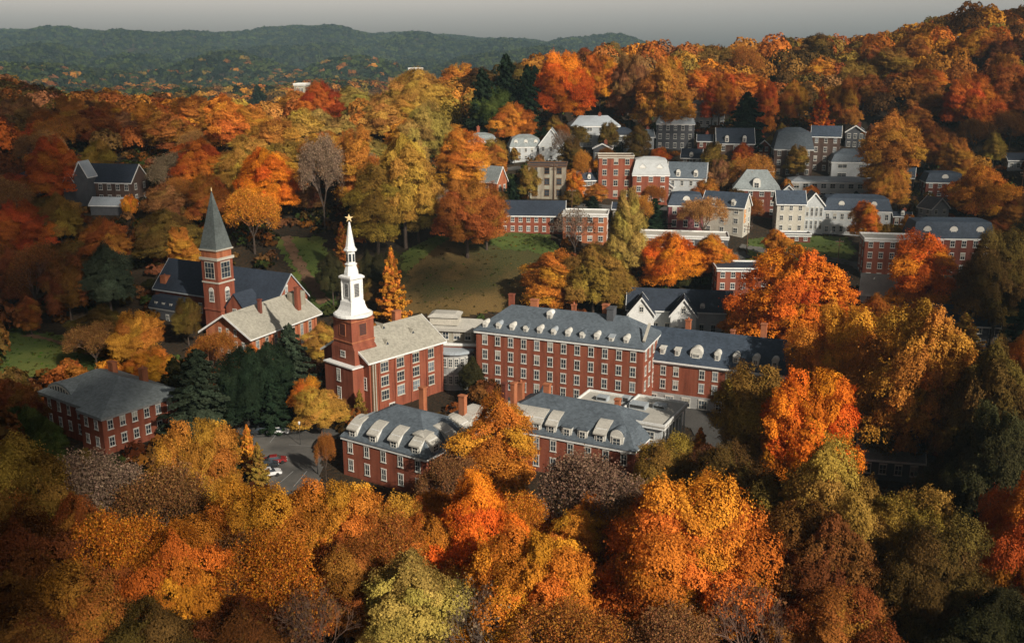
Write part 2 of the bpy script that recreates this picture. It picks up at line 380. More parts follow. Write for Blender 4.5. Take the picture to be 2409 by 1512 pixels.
def block(T, ox, oy, L, W, H, wall, roof, kind, rise=3.0, over=.5, k=.5, trim='white', z0=-5, corn=True, inset=1.4, low=.62, gtrim=True):
    b = (ox, oy, L, W, H)
    wm = MB().box(ox-L/2, ox+L/2, oy-W/2, oy+W/2, z0, H, wall)
    if kind in ('gable', 'gabley'):
        alongx = kind == 'gable'; hl, hw = (L/2, W/2) if alongx else (W/2, L/2)
        P = (lambda a, c, z: (ox+a, oy+c, z)) if alongx else (lambda a, c, z: (ox+c, oy+a, z))
        wm.poly([P(-hl,-hw,H), P(-hl,hw,H), P(-hl,0,H+rise), P(hl,-hw,H), P(hl,hw,H), P(hl,0,H+rise)], [(0,1,2),(3,5,4),(0,2,5,3),(1,4,5,2)], wall)
        sl = rise/hw; rm = MB(); th = .28
        for s in (-1, 1):
            e = hw+over; ze = H-over*sl
            a = [P(-hl-over, s*e, ze+.02), P(hl+over, s*e, ze+.02), P(hl+over, 0, H+rise+.02), P(-hl-over, 0, H+rise+.02)]
            up = [(x, y, z+th) for x, y, z in a]
            rm.poly(a+up, [(0,1,2,3),(4,7,6,5),(0,4,5,1),(1,5,6,2),(3,2,6,7),(0,3,7,4)], roof)
        rm.build('roof', T)
        if gtrim:
            tm = MB()
            for g in (-1, 1):
                for s in (-1, 1):
                    e = hw+over+.05; ze = H-over*sl; A = g*(hl+over+.02); B = g*(hl+over+.14)
                    q = [(A,s*e,ze-.15),(A,s*e,ze+th+.08),(A,0,H+rise+th+.08),(A,0,H+rise-.15)]
                    tm.poly([P(*p) for p in q]+[P(B,c,z) for _,c,z in q], [(0,1,2,3),(4,7,6,5),(0,4,5,1),(1,5,6,2),(2,6,7,3),(3,7,4,0)], trim)
            for s in (-1, 1):
                a = P(-hl-over, s*(hw+over+.02), H-over*sl-.12); c = P(hl+over, s*(hw+over+.16), H-over*sl+.22)
                tm.box(min(a[0],c[0]), max(a[0],c[0]), min(a[1],c[1]), max(a[1],c[1]), a[2], c[2], trim)
            tm.build('roof_trim', T)
    else:
        hx, hy = L/2+over, W/2+over
        if kind == 'hip': rings = [(hx,hy,H+.01),(hx,hy,H+.2),(max(.05,hx-hy*2*k),.05,H+rise)] if L >= W else [(hx,hy,H+.01),(hx,hy,H+.2),(.05,max(.05,hy-hx*2*k),H+rise)]
        elif kind == 'mansard': rings = [(hx,hy,H+.01),(hx,hy,H+.15),(hx-inset,hy-inset,H+rise*low),(max(.3,hx-hy*.9),.3,H+rise) if L >= W else (.3,max(.3,hy-hx*.9),H+rise)]
        elif kind == 'flatmansard': rings = [(hx,hy,H+.01),(hx,hy,H+.15),(hx-inset,hy-inset,H+rise),(hx-inset-.3,hy-inset-.3,H+rise+.1)]
        elif kind == 'dome': rings = [(hx,hy,H+.01)]+[(.4+(hx-.4)*math.cos(a), .4+(hy-.4)*math.cos(a), H+.2+rise*math.sin(a)) for a in [math.pi/2*i/7 for i in range(8)]]
        else:
            rings = [(hx,hy,H+.01),(hx,hy,H+.28)]
        MB().rect_loft(ox, oy, rings, roof).build('roof', T)
        if kind == 'flat' and rise:
            p = MB(); a = .25
            for x0,x1,y0,y1 in ((-hx,hx,-hy,-hy+a),(-hx,hx,hy-a,hy),(-hx,-hx+a,-hy+a,hy-a),(hx-a,hx,-hy+a,hy-a)):
                p.box(ox+x0, ox+x1, oy+y0, oy+y1, H+.283, H+.7, trim)
            p.build('parapet', T)
        if corn: cornice(T, (ox,oy,L,W), H, mat=trim, out=over-.1 if over > .2 else .2)
    wm.build('wall', T)
    return b
def dormer_mesh(w, h, d, style, roof):
    k = ('d', round(w,2), round(h,2), round(d,2), style, roof)
    if k in cache: return cache[k]
    m = MB(); m.box(-w/2, w/2, 0, d, 0, h, 'trim')
    r = MB()
    if style == 'arch':
        n = 10; o = [((w/2)*math.cos(math.pi*i/n), h+(w/2)*math.sin(math.pi*i/n)) for i in range(n+1)]
        m.loft([[(x,0,z) for x,z in o],[(x,d,z) for x,z in o]], 'trim')
        o2 = [((w/2+.12)*math.cos(math.pi*i/n), h+(w/2+.12)*math.sin(math.pi*i/n)) for i in range(n+1)]
        for i in range(n):
            (x0,z0),(x1,z1) = o2[i], o2[i+1]; (a0,b0),(a1,b1) = o[i], o[i+1]
            r.poly([(x0,.12,z0),(x1,.12,z1),(x1,d,z1),(x0,d,z0),(a0,.12,b0),(a1,.12,b1),(a1,d,b1),(a0,d,b0)], [(0,3,2,1),(0,1,5,4),(3,7,6,2),(4,5,6,7)], roof)
    elif style == 'gable':
        m.poly([(-w/2,0,h),(w/2,0,h),(0,0,h+w*.5),(-w/2,d,h),(w/2,d,h),(0,d,h+w*.5)], [(0,1,2),(3,5,4),(0,2,5,3),(1,4,5,2)], 'white')
        for s in (-1,1):
            e = w/2+.15; a = [(s*e,-.12,h-.15),(0,-.12,h+w*.5+.02),(0,d,h+w*.5+.02),(s*e,d,h-.15)]; up = [(x,y,z+.12) for x,y,z in a]
            r.poly(a+up, [(0,1,2,3),(4,7,6,5),(0,4,5,1),(1,5,6,2),(2,6,7,3),(3,7,4,0)], roof)
    elif style == 'sweep':                           # roof of the dormer sweeps up and over like a hood
        n = 6
        for i in range(n):
            t0, t1 = i/n, (i+1)/n; f = lambda t: (-.35+(d+.35)*t, h+.1+1.5*math.sin(t*math.pi*.6))
            (y0,z0),(y1,z1) = f(t0), f(t1); e = w/2+.18
            r.poly([(-e,y0,z0),(e,y0,z0),(e,y1,z1),(-e,y1,z1),(-e,y0,z0-.3),(e,y0,z0-.3),(e,y1,z1-.3),(-e,y1,z1-.3)], [(0,1,2,3),(4,7,6,5),(0,4,5,1),(0,3,7,4),(1,5,6,2),(2,6,7,3)], roof)
        m.box(-w/2, w/2, .5, d, h, h+.75, 'white')
    else:
        r.poly([(-w/2-.12,-.15,h+.01),(w/2+.12,-.15,h+.01),(w/2+.12,d,h+.3),(-w/2-.12,d,h+.3),(-w/2-.12,-.15,h+.15),(w/2+.12,-.15,h+.15),(w/2+.12,d,h+.42),(-w/2-.12,d,h+.42)],
               [(0,3,2,1),(4,5,6,7),(0,1,5,4),(1,2,6,5),(2,3,7,6),(3,0,4,7)], roof)
    cache[k] = (m.mesh('dormer'), r.mesh('roof')); return cache[k]
def dormer(T, b, face, s, z, w=1.5, h=1.8, d=2.5, style='arch', roof='slate', back=.5, ww=None):
    x, y = onface(b, face, s, -back); mm, rr = dormer_mesh(w, h, d, style, roof)
    o = link('dormer', mm, T, (x, y, z), FACES[face]); link('roof', rr, o)
    fm, pm = win_meshes(ww or w*.62, h*.72, 2, 2); pm = pm[0]
    link('window', fm, o, (0, -.03, h*.14))
    link('pane', pm, o, (0, -.03, h*.14))
    return o
def dormers(T, b, face, n, z, m=2.5, **k):
    Lf = b[2] if face in 'fb' else b[3]
    for i in range(n): dormer(T, b, face, 0 if n == 1 else -Lf/2+m+(Lf-2*m)*i/(n-1), z, **k)

# --- white spired brick church hall
def place(px, py, z, lx, ly, L, W, deg):
    """where the centre of an L x W rectangle turned by deg stands, its corner (lx, ly) = (-1/0/1, -1/0/1) seen at a pixel at height z"""
    x, y, _ = at_z(px, py, z); a = R(deg); c, s = math.cos(a), math.sin(a)
    dx, dy = lx*L/2, ly*W/2
    return (x-(dx*c-dy*s), y-(dx*s+dy*c), 0.0), a
def louvre(T, x, y, z, rz, w, h, mat='brick_dark', trim='white'):
    m = MB().box(-w/2, w/2, -.03, .1, 0, h, 'iron')
    for i in range(int(h/.32)): m.box(-w/2+.05, w/2-.05, -.09, -.032, .1+i*.32, .1+i*.32+.14, mat)
    for x0, x1 in ((-w/2-.12,-w/2),(w/2,w/2+.12)): m.box(x0, x1, -.1, .1, -.1, h+.1, trim)
    m.box(-w/2, w/2, -.1, .1, h+.002, h+.14, trim).box(-w/2, w/2, -.1, .1, -.14, -.002, trim)
    return m.build('louvre', T, (x, y, z), rz)

loc, a = place(868, 852, 12, -1, -1, 22, 15.5, 48)
W_ = thing('church_hall', 'red brick church hall with stepped tower under a tall white steeple and star', 'church', loc, a)
b = block(W_, 0, 0, 22, 15.5, 12, 'brick', 'tan_roof', 'gable', 4.6, .5)
row(W_, b, 'f', 4, [8.9, 5.7, 2.5], 2.2, 2.2, 4.2, 3, 2, trim='cream'); row(W_, b, 'f', 2, [-1], 1.6, 2.2, 6, 2, 2)
pil = MB()
for i in range(5): xx = -11+2.6+(22-3.2)*i/4.0; pil.box(xx-.25, xx+.25, -7.75-.22, -7.748, -4, 11.5, 'brick')
pil.build('pilaster', W_)
MB().box(-10.6, -9.3, -7.75-.35, -7.748, -4, 11.4, 'wood').box(-10.35,-10.2,-8.2,-8.101,-4,11.4,'cream').box(-9.7,-9.55,-8.2,-8.101,-4,11.4,'cream').build('downpipe_bay', W_)
row(W_, b, 'r', 3, [8.5, 5, 1.5], 1.2, 1.9, 3)
for sx, sy, zz in ((-1,-1.2,13.0),(5,-4.2,13.2),(-3.5,-5.2,12.3)):
    # triangular roof vents
    m = MB(); h = 1.5; m.poly([(-.9,0,0),(.9,0,0),(0,0,h),(0,3.2,h)], [(0,1,2),(0,2,3),(1,3,2)], 'tan_roof'); m.poly([(-.55,-.03,.15),(.55,-.03,.15),(0,-.03,h*.72)], [(0,1,2)], 'dark_slate')
    m.build('roof_vent', W_, (sx, sy, 12+4.6*(1-abs(sy)/7.75)-.1))
chimney(W_, 6.5, 3.0, 13, 18.2, 1.9, 1.2, 'brick_orange', False)
# front gable bay and white copings on the tower side
tx = -9.6; ty = -1.1; bx = -10.6
def cop(T, y0, z0, y1, z1, x0, x1): 
    q = [(y0,z0),(y1,z1),(y1,z1+.35),(y0,z0+.35)]
    return MB().poly([(x0,y,z) for y,z in q]+[(x1,y,z) for y,z in q], [(0,1,2,3),(4,7,6,5),(0,4,5,1),(1,5,6,2),(2,6,7,3),(3,7,4,0)], 'white').build('coping', T)
fb = block(W_, bx, ty, 6.8, 9.6, 10.6, 'brick', 'white', 'flat', 0, .22, corn=False)
MB().box(tx-3.0, tx+3.2, ty-3.9, ty+3.9, 10.9, 14.2, 'brick').rect_loft(tx+.1, ty, [(3.1,3.9,14.2),(2.95,3.2,15.2)], 'brick').build('tower_lower', W_)
tw = 3.05
MB().rect_loft(tx+.2, ty, [(3.0,3.3,15.2),(tw,tw,15.6),(tw,tw,20.9)], 'brick').build('tower_upper', W_)
for z0_, z1_ in ((15.62,15.9),(20.2,20.5)): MB().rect_loft(tx+.2, ty, [(tw+.15,tw+.15,z0_),(tw+.15,tw+.15,z1_)], 'brick_orange').build('string_course', W_)
for face, (x, y) in {'f': (tx+.2,ty-tw), 'l': (tx+.2-tw, ty), 'b': (tx+.2, ty+tw), 'r': (tx+.2+tw, ty)}.items(): louvre(W_, x, y, 17.0, FACES[face], 1.9, 2.6, 'brick_dark', 'brick_orange')
window(W_, tx-3.0, ty, 12.3, FACES['l'], 1.5, 1.2, 2, 2); 
for z in (7.2, 3.1): window(W_, bx-3.4, ty, z, FACES['l'], 1.2, 2.6, 2, 5)
for y in (-6.3, 6.3): window(W_, -11, y, 5.5, FACES['l'], .9, 2.6, 1, 4)
# white steeple, standing on the tower
st = MB(); cx0 = tx+.2
st.turn(cx0, ty, 24, [(3.9,20.9),(4.25,21.1),(4.25,21.5),(3.9,21.7)], 'white')
st.rect_loft(cx0, ty, [(2.75,2.75,21.7),(2.25,2.25,22.3),(1.9,1.9,23.3),(1.8,1.8,24.2)], 'white').build('steeple_base', W_)
st = MB(); st.rect_loft(cx0, ty, [(1.7,1.7,24.2),(1.5,1.5,24.6),(1.5,1.5,29.0),(1.95,1.95,29.2),(1.95,1.95,29.6),(1.5,1.5,29.9)], 'white')
for sx in (-1,1):
    for sy in (-1,1): st.turn(cx0+sx*1.5, ty+sy*1.5, 6, [(.22,24.4),(.22,29.0)], 'white')
st.build('belfry', W_)
for face, (x, y) in {'f': (cx0,ty-1.5), 'l': (cx0-1.5, ty), 'b': (cx0, ty+1.5), 'r': (cx0+1.5, ty)}.items(): louvre(W_, x, y, 25.2, FACES[face], 1.3, 2.9, 'copper', 'white')
MB().turn(cx0, ty, 8, [(1.6,29.9),(1.55,30.6),(1.1,32.0),(1.35,32.1),(1.35,32.3),(1.0,32.4),(1.0,34.9),(1.45,35.1),(1.45,35.4),(1.05,35.6)], 'white', math.pi/8).build('lantern', W_)
lw = MB()
for i in range(8):
    t = math.pi/4*i; c, s = math.cos(t), math.sin(t); r0, r1 = .93, .99
    P = lambda r, o, z: (cx0+c*r-s*o, ty+s*r+c*o, z)
    lw.poly([P(r1,-.24,32.8),P(r1,.24,32.8),P(r1,.24,34.5),P(r1,-.24,34.5)], [(0,1,2,3)], 'glass')
lw.build('lantern_opening', W_)
MB().turn(cx0, ty, 8, [(1.2,35.6),(1.0,36.0),(.17,41.2)], 'white', math.pi/8).build('spire', W_)
sm = MB(); pts = [((.95 if i % 2 == 0 else .38)*math.sin(math.pi*i/5), 42.0+(.95 if i % 2 == 0 else .38)*math.cos(math.pi*i/5)) for i in range(10)]
sm.poly([(x*.67, x*-.74, z) for x, z in pts]+[(.1,.1,42),(-.1,-.1,42)], [(i,(i+1)%10,10) for i in range(10)]+[((i+1)%10,i,11) for i in range(10)], 'gold')
sm.build('star', W_, (cx0, ty, 0))

# --- dark spired brick church behind
x0, y0, _ = at(522, 760, 262); 
S_ = thing('spired_church', 'dark red brick church with a slate spire and long navy roofs at the wood edge', 'church', (x0, y0, 0), R(-28))
nv = block(S_, -6.5, 10.5, 45, 13.5, 10, 'brick_dark', 'dark_slate', 'gable', 7.2, .5, trim='grey_wall')
MB().box(16.003, 16.15, 3.8, 17.2, -4, 10, 'brick').poly([(16.003,3.8,10.002),(16.003,17.2,10.002),(16.003,10.5,17.1),(16.15,3.8,10.002),(16.15,17.2,10.002),(16.15,10.5,17.1)], [(0,2,1),(3,4,5),(0,3,5,2),(1,2,5,4)], 'brick').build('lit_gable_wall', S_)  # end skin in lighter brick: its sunlit look is put into the colour
window(S_, 16.2, 8.6, 12.2, FACES['r'], 1.1, 2.0, 2, 2, True); window(S_, 16.2, 12.6, 9.0, FACES['r'], 1.5, 2.4, 2, 3); window(S_, 16.2, 6.2, 6.5, FACES['r'], 1.5, 2.6, 2, 3); row(S_, nv, 'f', 9, [4.5], 1.3, 2.8, 3)
tr2 = block(S_, 7.0, 1.6, 6.2, 7, 9.5, 'brick', 'dark_slate', 'gabley', 3.6, .25, gtrim=False); row(S_, tr2, 'f', 1, [6.6], 1.4, 2.4); row(S_, tr2, 'r', 1, [6.6], 1.4, 2.2)
tb = (0, 0, 5.8, 5.8)
MB().box(-2.9, 2.9, -2.9, 2.9, -4, 15.8, 'brick').box(-3.15, 3.15, -3.15, 3.15, 8.2, 8.6, 'brick').box(-2.9, 2.9, -2.9, 2.9, 15.8, 22.6, 'brick').box(-2.75, 2.75, -2.75, 2.75, 22.6, 24.8, 'brick_orange').build('tower', S_)
for z0, z1, e in ((15.7,16.1,.18),(22.0,22.7,.35),(24.6,25.0,.28)): MB().box(-2.9-e, 2.9+e, -2.9-e, 2.9+e, z0, z1, 'cream').build('string_course', S_)
for f in 'flrb': x, y = onface(tb, f, 0); window(S_, x, y, 17.0, FACES[f], 3.4, 4.4, 3, 3, trim='cream')
for f in 'fr': x, y = onface(tb, f, 0); window(S_, x, y, 10.6, FACES[f], 1.7, 2.9, 3, 3, True)
MB().turn(0, 0, 4, [(4.35,25.0),(4.1,25.4),(.08,40.2)], 'spire_slate', math.pi/4).build('spire', S_)
MB().turn(0, 0, 6, [(.12,40.2),(.18,40.6),(.03,41.3)], 'gold').build('finial', S_)
wb = block(S_, -21, 4.2, 14, 8, 5.2, 'dark_wall', 'dark_slate', 'flatmansard', 3.2, .3, trim='copper', inset=1.2)
dormers(S_, wb, 'f', 4, 5.5, m=2.6, w=1.3, h=1.5, roof='dark_slate', style='shed', back=.2)
row(S_, wb, 'f', 3, [1.5], 1.2, 2.0, 2.5); row(S_, wb, 'l', 2, [1.5], 1.2, 2.0, 2.5)
chimney(S_, -26.5, 5.5, 6, 13.5, 2.2, 1.8, 'brick_orange')
for x in (-17,-13):
    MB().box(-.6, .6, -.04, .9, 0, .08, 'grey_roof').build('skylight', S_, (x, 7.6, 11.6)).rotation_euler = (R(43), 0, 0)

# --- pale roofed brick hall between the two steeples
loc, a = place(588, 789, 9, -1, -1, 26, 14, 64)
T_ = thing('pale_roofed_hall', 'orange brick hall with a broad pale gable roof between the two steeples', 'hall', loc, a)
b = block(T_, 0, 0, 26, 14, 9, 'brick_orange', 'tan_roof', 'gable', 4.4, 1.3)
row(T_, b, 'l', 5, [3.6], .9, 3.2, 2.2, 2, 4); row(T_, b, 'l', 3, [8.2], .8, 1.6, 4.6)
row(T_, b, 'f', 7, [2.0], 1.2, 5.0, 2.5, 2, 5, trim='cream')
m = MB()
for i in range(8): xx = -13+.35+(25.3)*i/7; m.box(xx-.3, xx+.3, -7-.45, -7.002, -4, 8.5, 'brick_orange')
m.build('buttress', T_)
chimney(T_, -3.5, -2.5, 10, 15.6, .8, .8, 'brick_dark', False); chimney(T_, 8.5, -5.0, 9.5, 16.5, 1.3, 1.1, 'brick', False)
MB().box(8.5, 12.6, -4.4, -1.6, 10.6, 14.6, 'stone').build('roof_turret', T_)

# --- hip roofed brick building lower left
loc, a = place(245, 973, 8, 1, -1, 22, 16.5, -36)
L_ = thing('hip_roofed_hall', 'two storey red brick hall with pale olive hip roof, set apart at lower left', 'hall', loc, a)
b = block(L_, 0, 0, 22, 16.5, 8, 'brick', 'grey_roof', 'hip', 4.2, .8, .42, 'copper')
b2 = block(L_, 8.2, -1.2, 7.8, 16.6, 7.7, 'brick', 'grey_roof', 'hip', 2.2, .5, .6, 'copper')
row(L_, b, 'f', 6, [5.0, 1.7], 1.1, 1.9, 2.0, skip=((0,5),(1,5))); row(L_, b2, 'f', 2, [4.9, 1.4], 1.2, 1.8, 2.2); row(L_, b2, 'r', 6, [5.0, 1.5], 1.2, 1.9, 1.6)
dormers(L_, b, 'f', 1, 8.2, w=7.5, h=.9, d=5, style='arch', roof='grey_roof', back=1.8, ww=5.5) if False else None
m = MB(); n = 12; o = [(4.6*math.cos(math.pi*i/n), 2.3*math.sin(math.pi*i/n)) for i in range(n+1)]
m.loft([[(x,0,z) for x,z in o],[(x,5,z) for x,z in o]], 'grey_roof'); o2 = [(x*.86, z*.8) for x, z in o]
m.loft([[(x,-.06,z+.05) for x,z in o2],[(x,-.003,z+.05) for x,z in o2]], 'cream')
for i in range(7): m.box(-3+i*1.0-.2, -3+i*1.0+.2, -.12, -.065, .2, .9+1.1*math.sin(math.pi*(i+1)/8)-.35, 'glass')
m.build('arched_gable', L_, (-6.2, -7.4, 8.25))
chimney(L_, -3.0, 3.0, 10, 13.2, 1.8, 1.1, 'brick_orange', False); chimney(L_, 5.5, 4.5, 10, 13.0, 1.3, 1.3, 'brick_orange', True)

# --- front centre hall with mansard and swept dormers
loc, a = place(1003, 1080, 7.5, 1, -1, 19.5, 15, -33)
A_ = thing('mansard_hall', 'brick hall with slate mansard and four white swept dormers beside the drive', 'hall', loc, a)
b = block(A_, 0, 0, 19.5, 15, 7.5, 'brick', 'slate', 'mansard', 5.2, .35, low=.55, inset=2.2)
row(A_, b, 'f', 5, [4.7, 1.2], 1.15, 2.1, 1.9); row(A_, b, 'r', 4, [4.7, 1.2], 1.15, 2.1, 2.2); row(A_, b, 'f', 4, [-2.6], 1.15, 2.0, 3.0)
dormers(A_, b, 'f', 4, 7.75, m=2.5, w=2.0, h=1.7, d=4.0, style='sweep', roof='flat_roof', back=.1, ww=1.3)
dormers(A_, b, 'r', 3, 7.75, m=2.8, w=2.3, h=1.7, d=4.0, style='sweep', roof='flat_roof', back=.1, ww=1.6)
MB().poly([(-9.9,-7.7,7.9),(-9.9,-1,7.9),(-6.6,-1.5,11.3),(-7.0,-5.2,11.3)], [(0,3,2,1)], 'metal_roof').poly([(-9.95,-7.75,7.8),(-9.95,-1,7.8),(-6.6,-1.5,11.2),(-7.0,-5.2,11.2)], [(0,1,2,3)], 'metal_roof').build('hip_flashing', A_)
w2 = block(A_, 9.5, 11.5, 15, 9, 7.2, 'brick', 'flat_roof', 'mansard', 4.0, .4, low=.6, inset=1.6)
dormers(A_, w2, 'f', 2, 7.4, m=5.5, w=1.8, h=1.3, style='sweep', roof='flat_roof', back=.1)
chimney(A_, -1.0, 5.5, 10, 15.0, 1.1, 1.1, 'brick_orange', False); chimney(A_, 6.0, 8.6, 9, 13.8, 1.3, .9, 'brick_orange', False)
chimney(A_, 13.2, 12.0, 9, 16.6, .9, .9, 'brick_dark', False); chimney(A_, 14.8, 12.6, 9, 16.8, .9, 1.0, 'brick_orange', False)

# --- front right hall with long slate slope and row of dormers
loc, a = place(1492, 1062, 7.5, 1, -1, 28, 14, -27)
B_ = thing('long_mansard_hall', 'brick hall with long slate roof, crowded dormers and pale flat roofed corner', 'hall', loc, a)
b = block(B_, 0, 0, 28, 14, 7.5, 'brick', 'slate', 'mansard', 5.4, .4, low=.5, inset=1.8)
row(B_, b, 'f', 8, [4.6, 1.1], 1.2, 2.1, 1.9); row(B_, b, 'f', 6, [-2.6], 1.2, 2.0, 3.5)
for s, wd, st_ in ((-12,1.7,'sweep'),(-9.7,1.7,'sweep'),(-7.4,1.5,'sweep'),(-5.2,1.7,'sweep'),(-2.2,1.7,'sweep'),(.9,1.7,'shed'),(4.0,1.7,'shed'),(7.4,1.9,'sweep'),(10.6,2.2,'arch')):
    dormer(B_, b, 'f', s, 7.7, w=wd*1.12, h=2.0, d=4.2, style=st_, roof='flat_roof' if st_ == 'sweep' else 'slate', back=.1, ww=wd*.7)
c2 = block(B_, 12.2, 6.8, 8.6, 12.5, 10.0, 'white_wall', 'flat_roof', 'flat', 1, .8)
row(B_, c2, 'r', 6, [6.9], 1.1, 1.7, 1.4); row(B_, c2, 'f', 2, [7.2], 1.6, 1.5, 2.2); row(B_, c2, 'r', 5, [3.0], 1.1, 2.6, 1.6)
m = MB()
for i in range(7): m.turn(12.2+4.3+.5, 6.8-5.8+i*1.93, 8, [(.16,1),(.16,9.5)], 'white')
m.build('column', B_)
c3 = block(B_, 3.8, 10.5, 14, 7, 9.2, 'brick', 'flat_roof', 'flat', 1, .4)
for x, y, w, d, h, z in ((9.5,7.5,3.2,2.2,1.0,10.3),(13.2,9.2,2.4,1.8,.8,10.3),(1.0,10.5,2.2,1.6,.9,9.5),(5.5,11.6,1.4,1.4,1.2,9.5)):
    MB().box(x-w/2, x+w/2, y-d/2, y+d/2, z, z+h, 'metal_roof').box(x-w/2+.2, x+w/2-.2, y-d/2-.04, y-d/2-.002, z+.2, z+h-.2, 'iron').build('rooftop_unit', B_)
chimney(B_, -7.5, 2.6, 10, 14.0, 1.2, 1.0, 'brick_orange', False); chimney(B_, 7.2, 2.2, 10, 13.4, 1.0, .9, 'brick_orange', False)
chimney(B_, -12.5, 1.2, 10, 14.0, 1.2, 1.0, 'brick_orange')
MB().turn(-10.4, 7.6, 8, [(1.5,7),(1.5,9.4),(1.7,9.4),(.05,12.2)], 'slate').build('turret', B_)

# --- long central ranges
loc, a = place(1120, 777, 15, -1, -1, 39, 14, -22.5)
C1 = thing('long_brick_block', 'four storey red brick range with slate roof, chimneys and small arched white dormers', 'hall', loc, a)
b = block(C1, 0, 0, 39, 14, 15, 'brick', 'slate', 'hip', 5.0, .5, .42)
row(C1, b, 'f', 12, [12.0, 8.6, 5.2, 1.9], 1.25, 2.1, 2.2); row(C1, b, 'l', 3, [12, 8.6, 5.2], 1.2, 2.0, 3)
row(C1, b, 'r', 4, [12, 8.6, 5.2], 1.2, 2.0, 2)
for i in range(11): dormer(C1, b, 'f', -17.6+i*3.3, 15.3, w=1.15, h=1.35, d=2.3, style='arch' if i != 9 else 'shed', roof=('trim','metal_roof','trim','slate')[i % 4], back=.55)
dormer(C1, b, 'f', -3.5, 18.0, w=1.3, h=1.3, d=2.0, style='arch', roof='white', back=4.4)
chimney(C1, -14.5, 2.0, 17, 22.0, 1.2, .9, 'brick', False); chimney(C1, -8.5, 1.2, 18, 21.5, 1.7, 1.0, 'brick_orange', False)
chimney(C1, 1.0, 1.2, 18, 21.2, 1.0, .8, 'brick_orange'); chimney(C1, 8.5, 1.0, 18, 22.0, 1.3, 1.2, 'brick_orange', False)
chimney(C1, 10.3, -.5, 17, 21.8, 1.5, 2.4, 'dark_wall', False)
MB().box(-.25,.25,-2.6,2.6,0,.5,'cream').build('gable_coping', C1, (19.2,-3.6,17.6)).rotation_euler = (R(33), 0, 0)

loc, a = place(1509, 838, 10.6, -1, -1, 36, 12, -23.5)
C2 = thing('navy_roofed_range', 'lower brick range with steep blue slate roof and seven white dormers', 'hall', loc, a)
b = block(C2, 0, 0, 36, 12, 10.6, 'brick', 'navy', 'gable', 5.4, .6)
MB().box(-17.8, 17.8, -6.35, -6.002, 9.5, 10.3, 'white').build('cornice', C2)
row(C2, b, 'f', 12, [7.0, 3.9], 1.2, 2.0, 2.2, skip=((0,3),(1,3))); row(C2, b, 'l', 3, [7, 3.9], 1.1, 1.9, 2.4)
MB().box(-17.9, 2, -6.22, -6.003, -4, 2.9, 'copper').build('stone_base', C2)
row(C2, (0,-.25,36,12), 'f', 9, [.3], 1.9, 2.0, 3.0, 3, 2)
for s, wd in ((-13.5,1.2),(-10.2,1.2),(-6.0,3.0),(-1.4,1.3),(2.6,1.3),(6.8,1.4),(10.8,1.3),(14.5,1.3)):
    dormer(C2, b, 'f', s, 11.4, w=min(2.6, wd*1.0), h=1.35 if wd < 2 else 1.0, d=2.6, style='arch' if wd != 1.2 else 'shed', roof='trim', back=.8)
chimney(C2, -10, 3.5, 12, 17.6, 1.1, 1.1, 'brick_orange'); chimney(C2, .5, 1.0, 14, 17.0, .9, .9, 'brick_orange', False)
chimney(C2, 6.8, 3.2, 12, 18.6, 1.2, 1.0, 'brick_orange', False)

# --- link building with rounded glazed bay
x0, y0, _ = at(1062, 930, 224)
K_ = thing('link_building', 'grey rounded link building with flat pale roofs between steeple hall and long range', 'building', (x0, y0, 0), R(-8))
b = block(K_, 0, 2, 15, 12, 9.8, 'brick', 'flat_roof', 'flat', 1, .3, corn=False)
MB().turn(1.5, -3.0, 28, [(4.6,-4),(4.6,8.6)], 'copper').build('round_bay', K_)
MB().turn(1.5, -3.0, 28, [(5.1,8.6),(5.3,8.8),(5.3,9.3),(4.8,9.42)], 'metal_roof').build('bay_roof', K_)
for i in range(11):
    t = R(-175+17*i)
    for z, h in ((5.7,2.0),(1.6,2.0)):
        window(K_, 1.5+4.6*math.cos(t), -3.0+4.6*math.sin(t), z, t+math.pi/2, .95, h, 2, 3)
row(K_, b, 'f', 2, [6.2, 2.6], 1.3, 2.2, 1.6)
p = block(K_, .5, 2.5, 11, 8, 13.2, 'stone', 'flat_roof', 'hip', 1.6, .9, .3, corn=True, trim='flat_roof'); row(K_, p, 'f', 4, [10.6], 1.5, 1.9, 1.5)
MB().box(-4.6, 2.0, -1.4, 3.4, 14.0, 15.8, 'cream').rect_loft(-1.3, 1.0, [(3.7,2.8,15.8),(3.7,2.8,16.1),(2.6,1.8,16.6)], 'flat_roof').build('roof_pavilion', K_)
link2 = block(K_, -9, 5.5, 9, 9, 10.5, 'brick', 'flat_roof', 'gable', 2.0, .3)

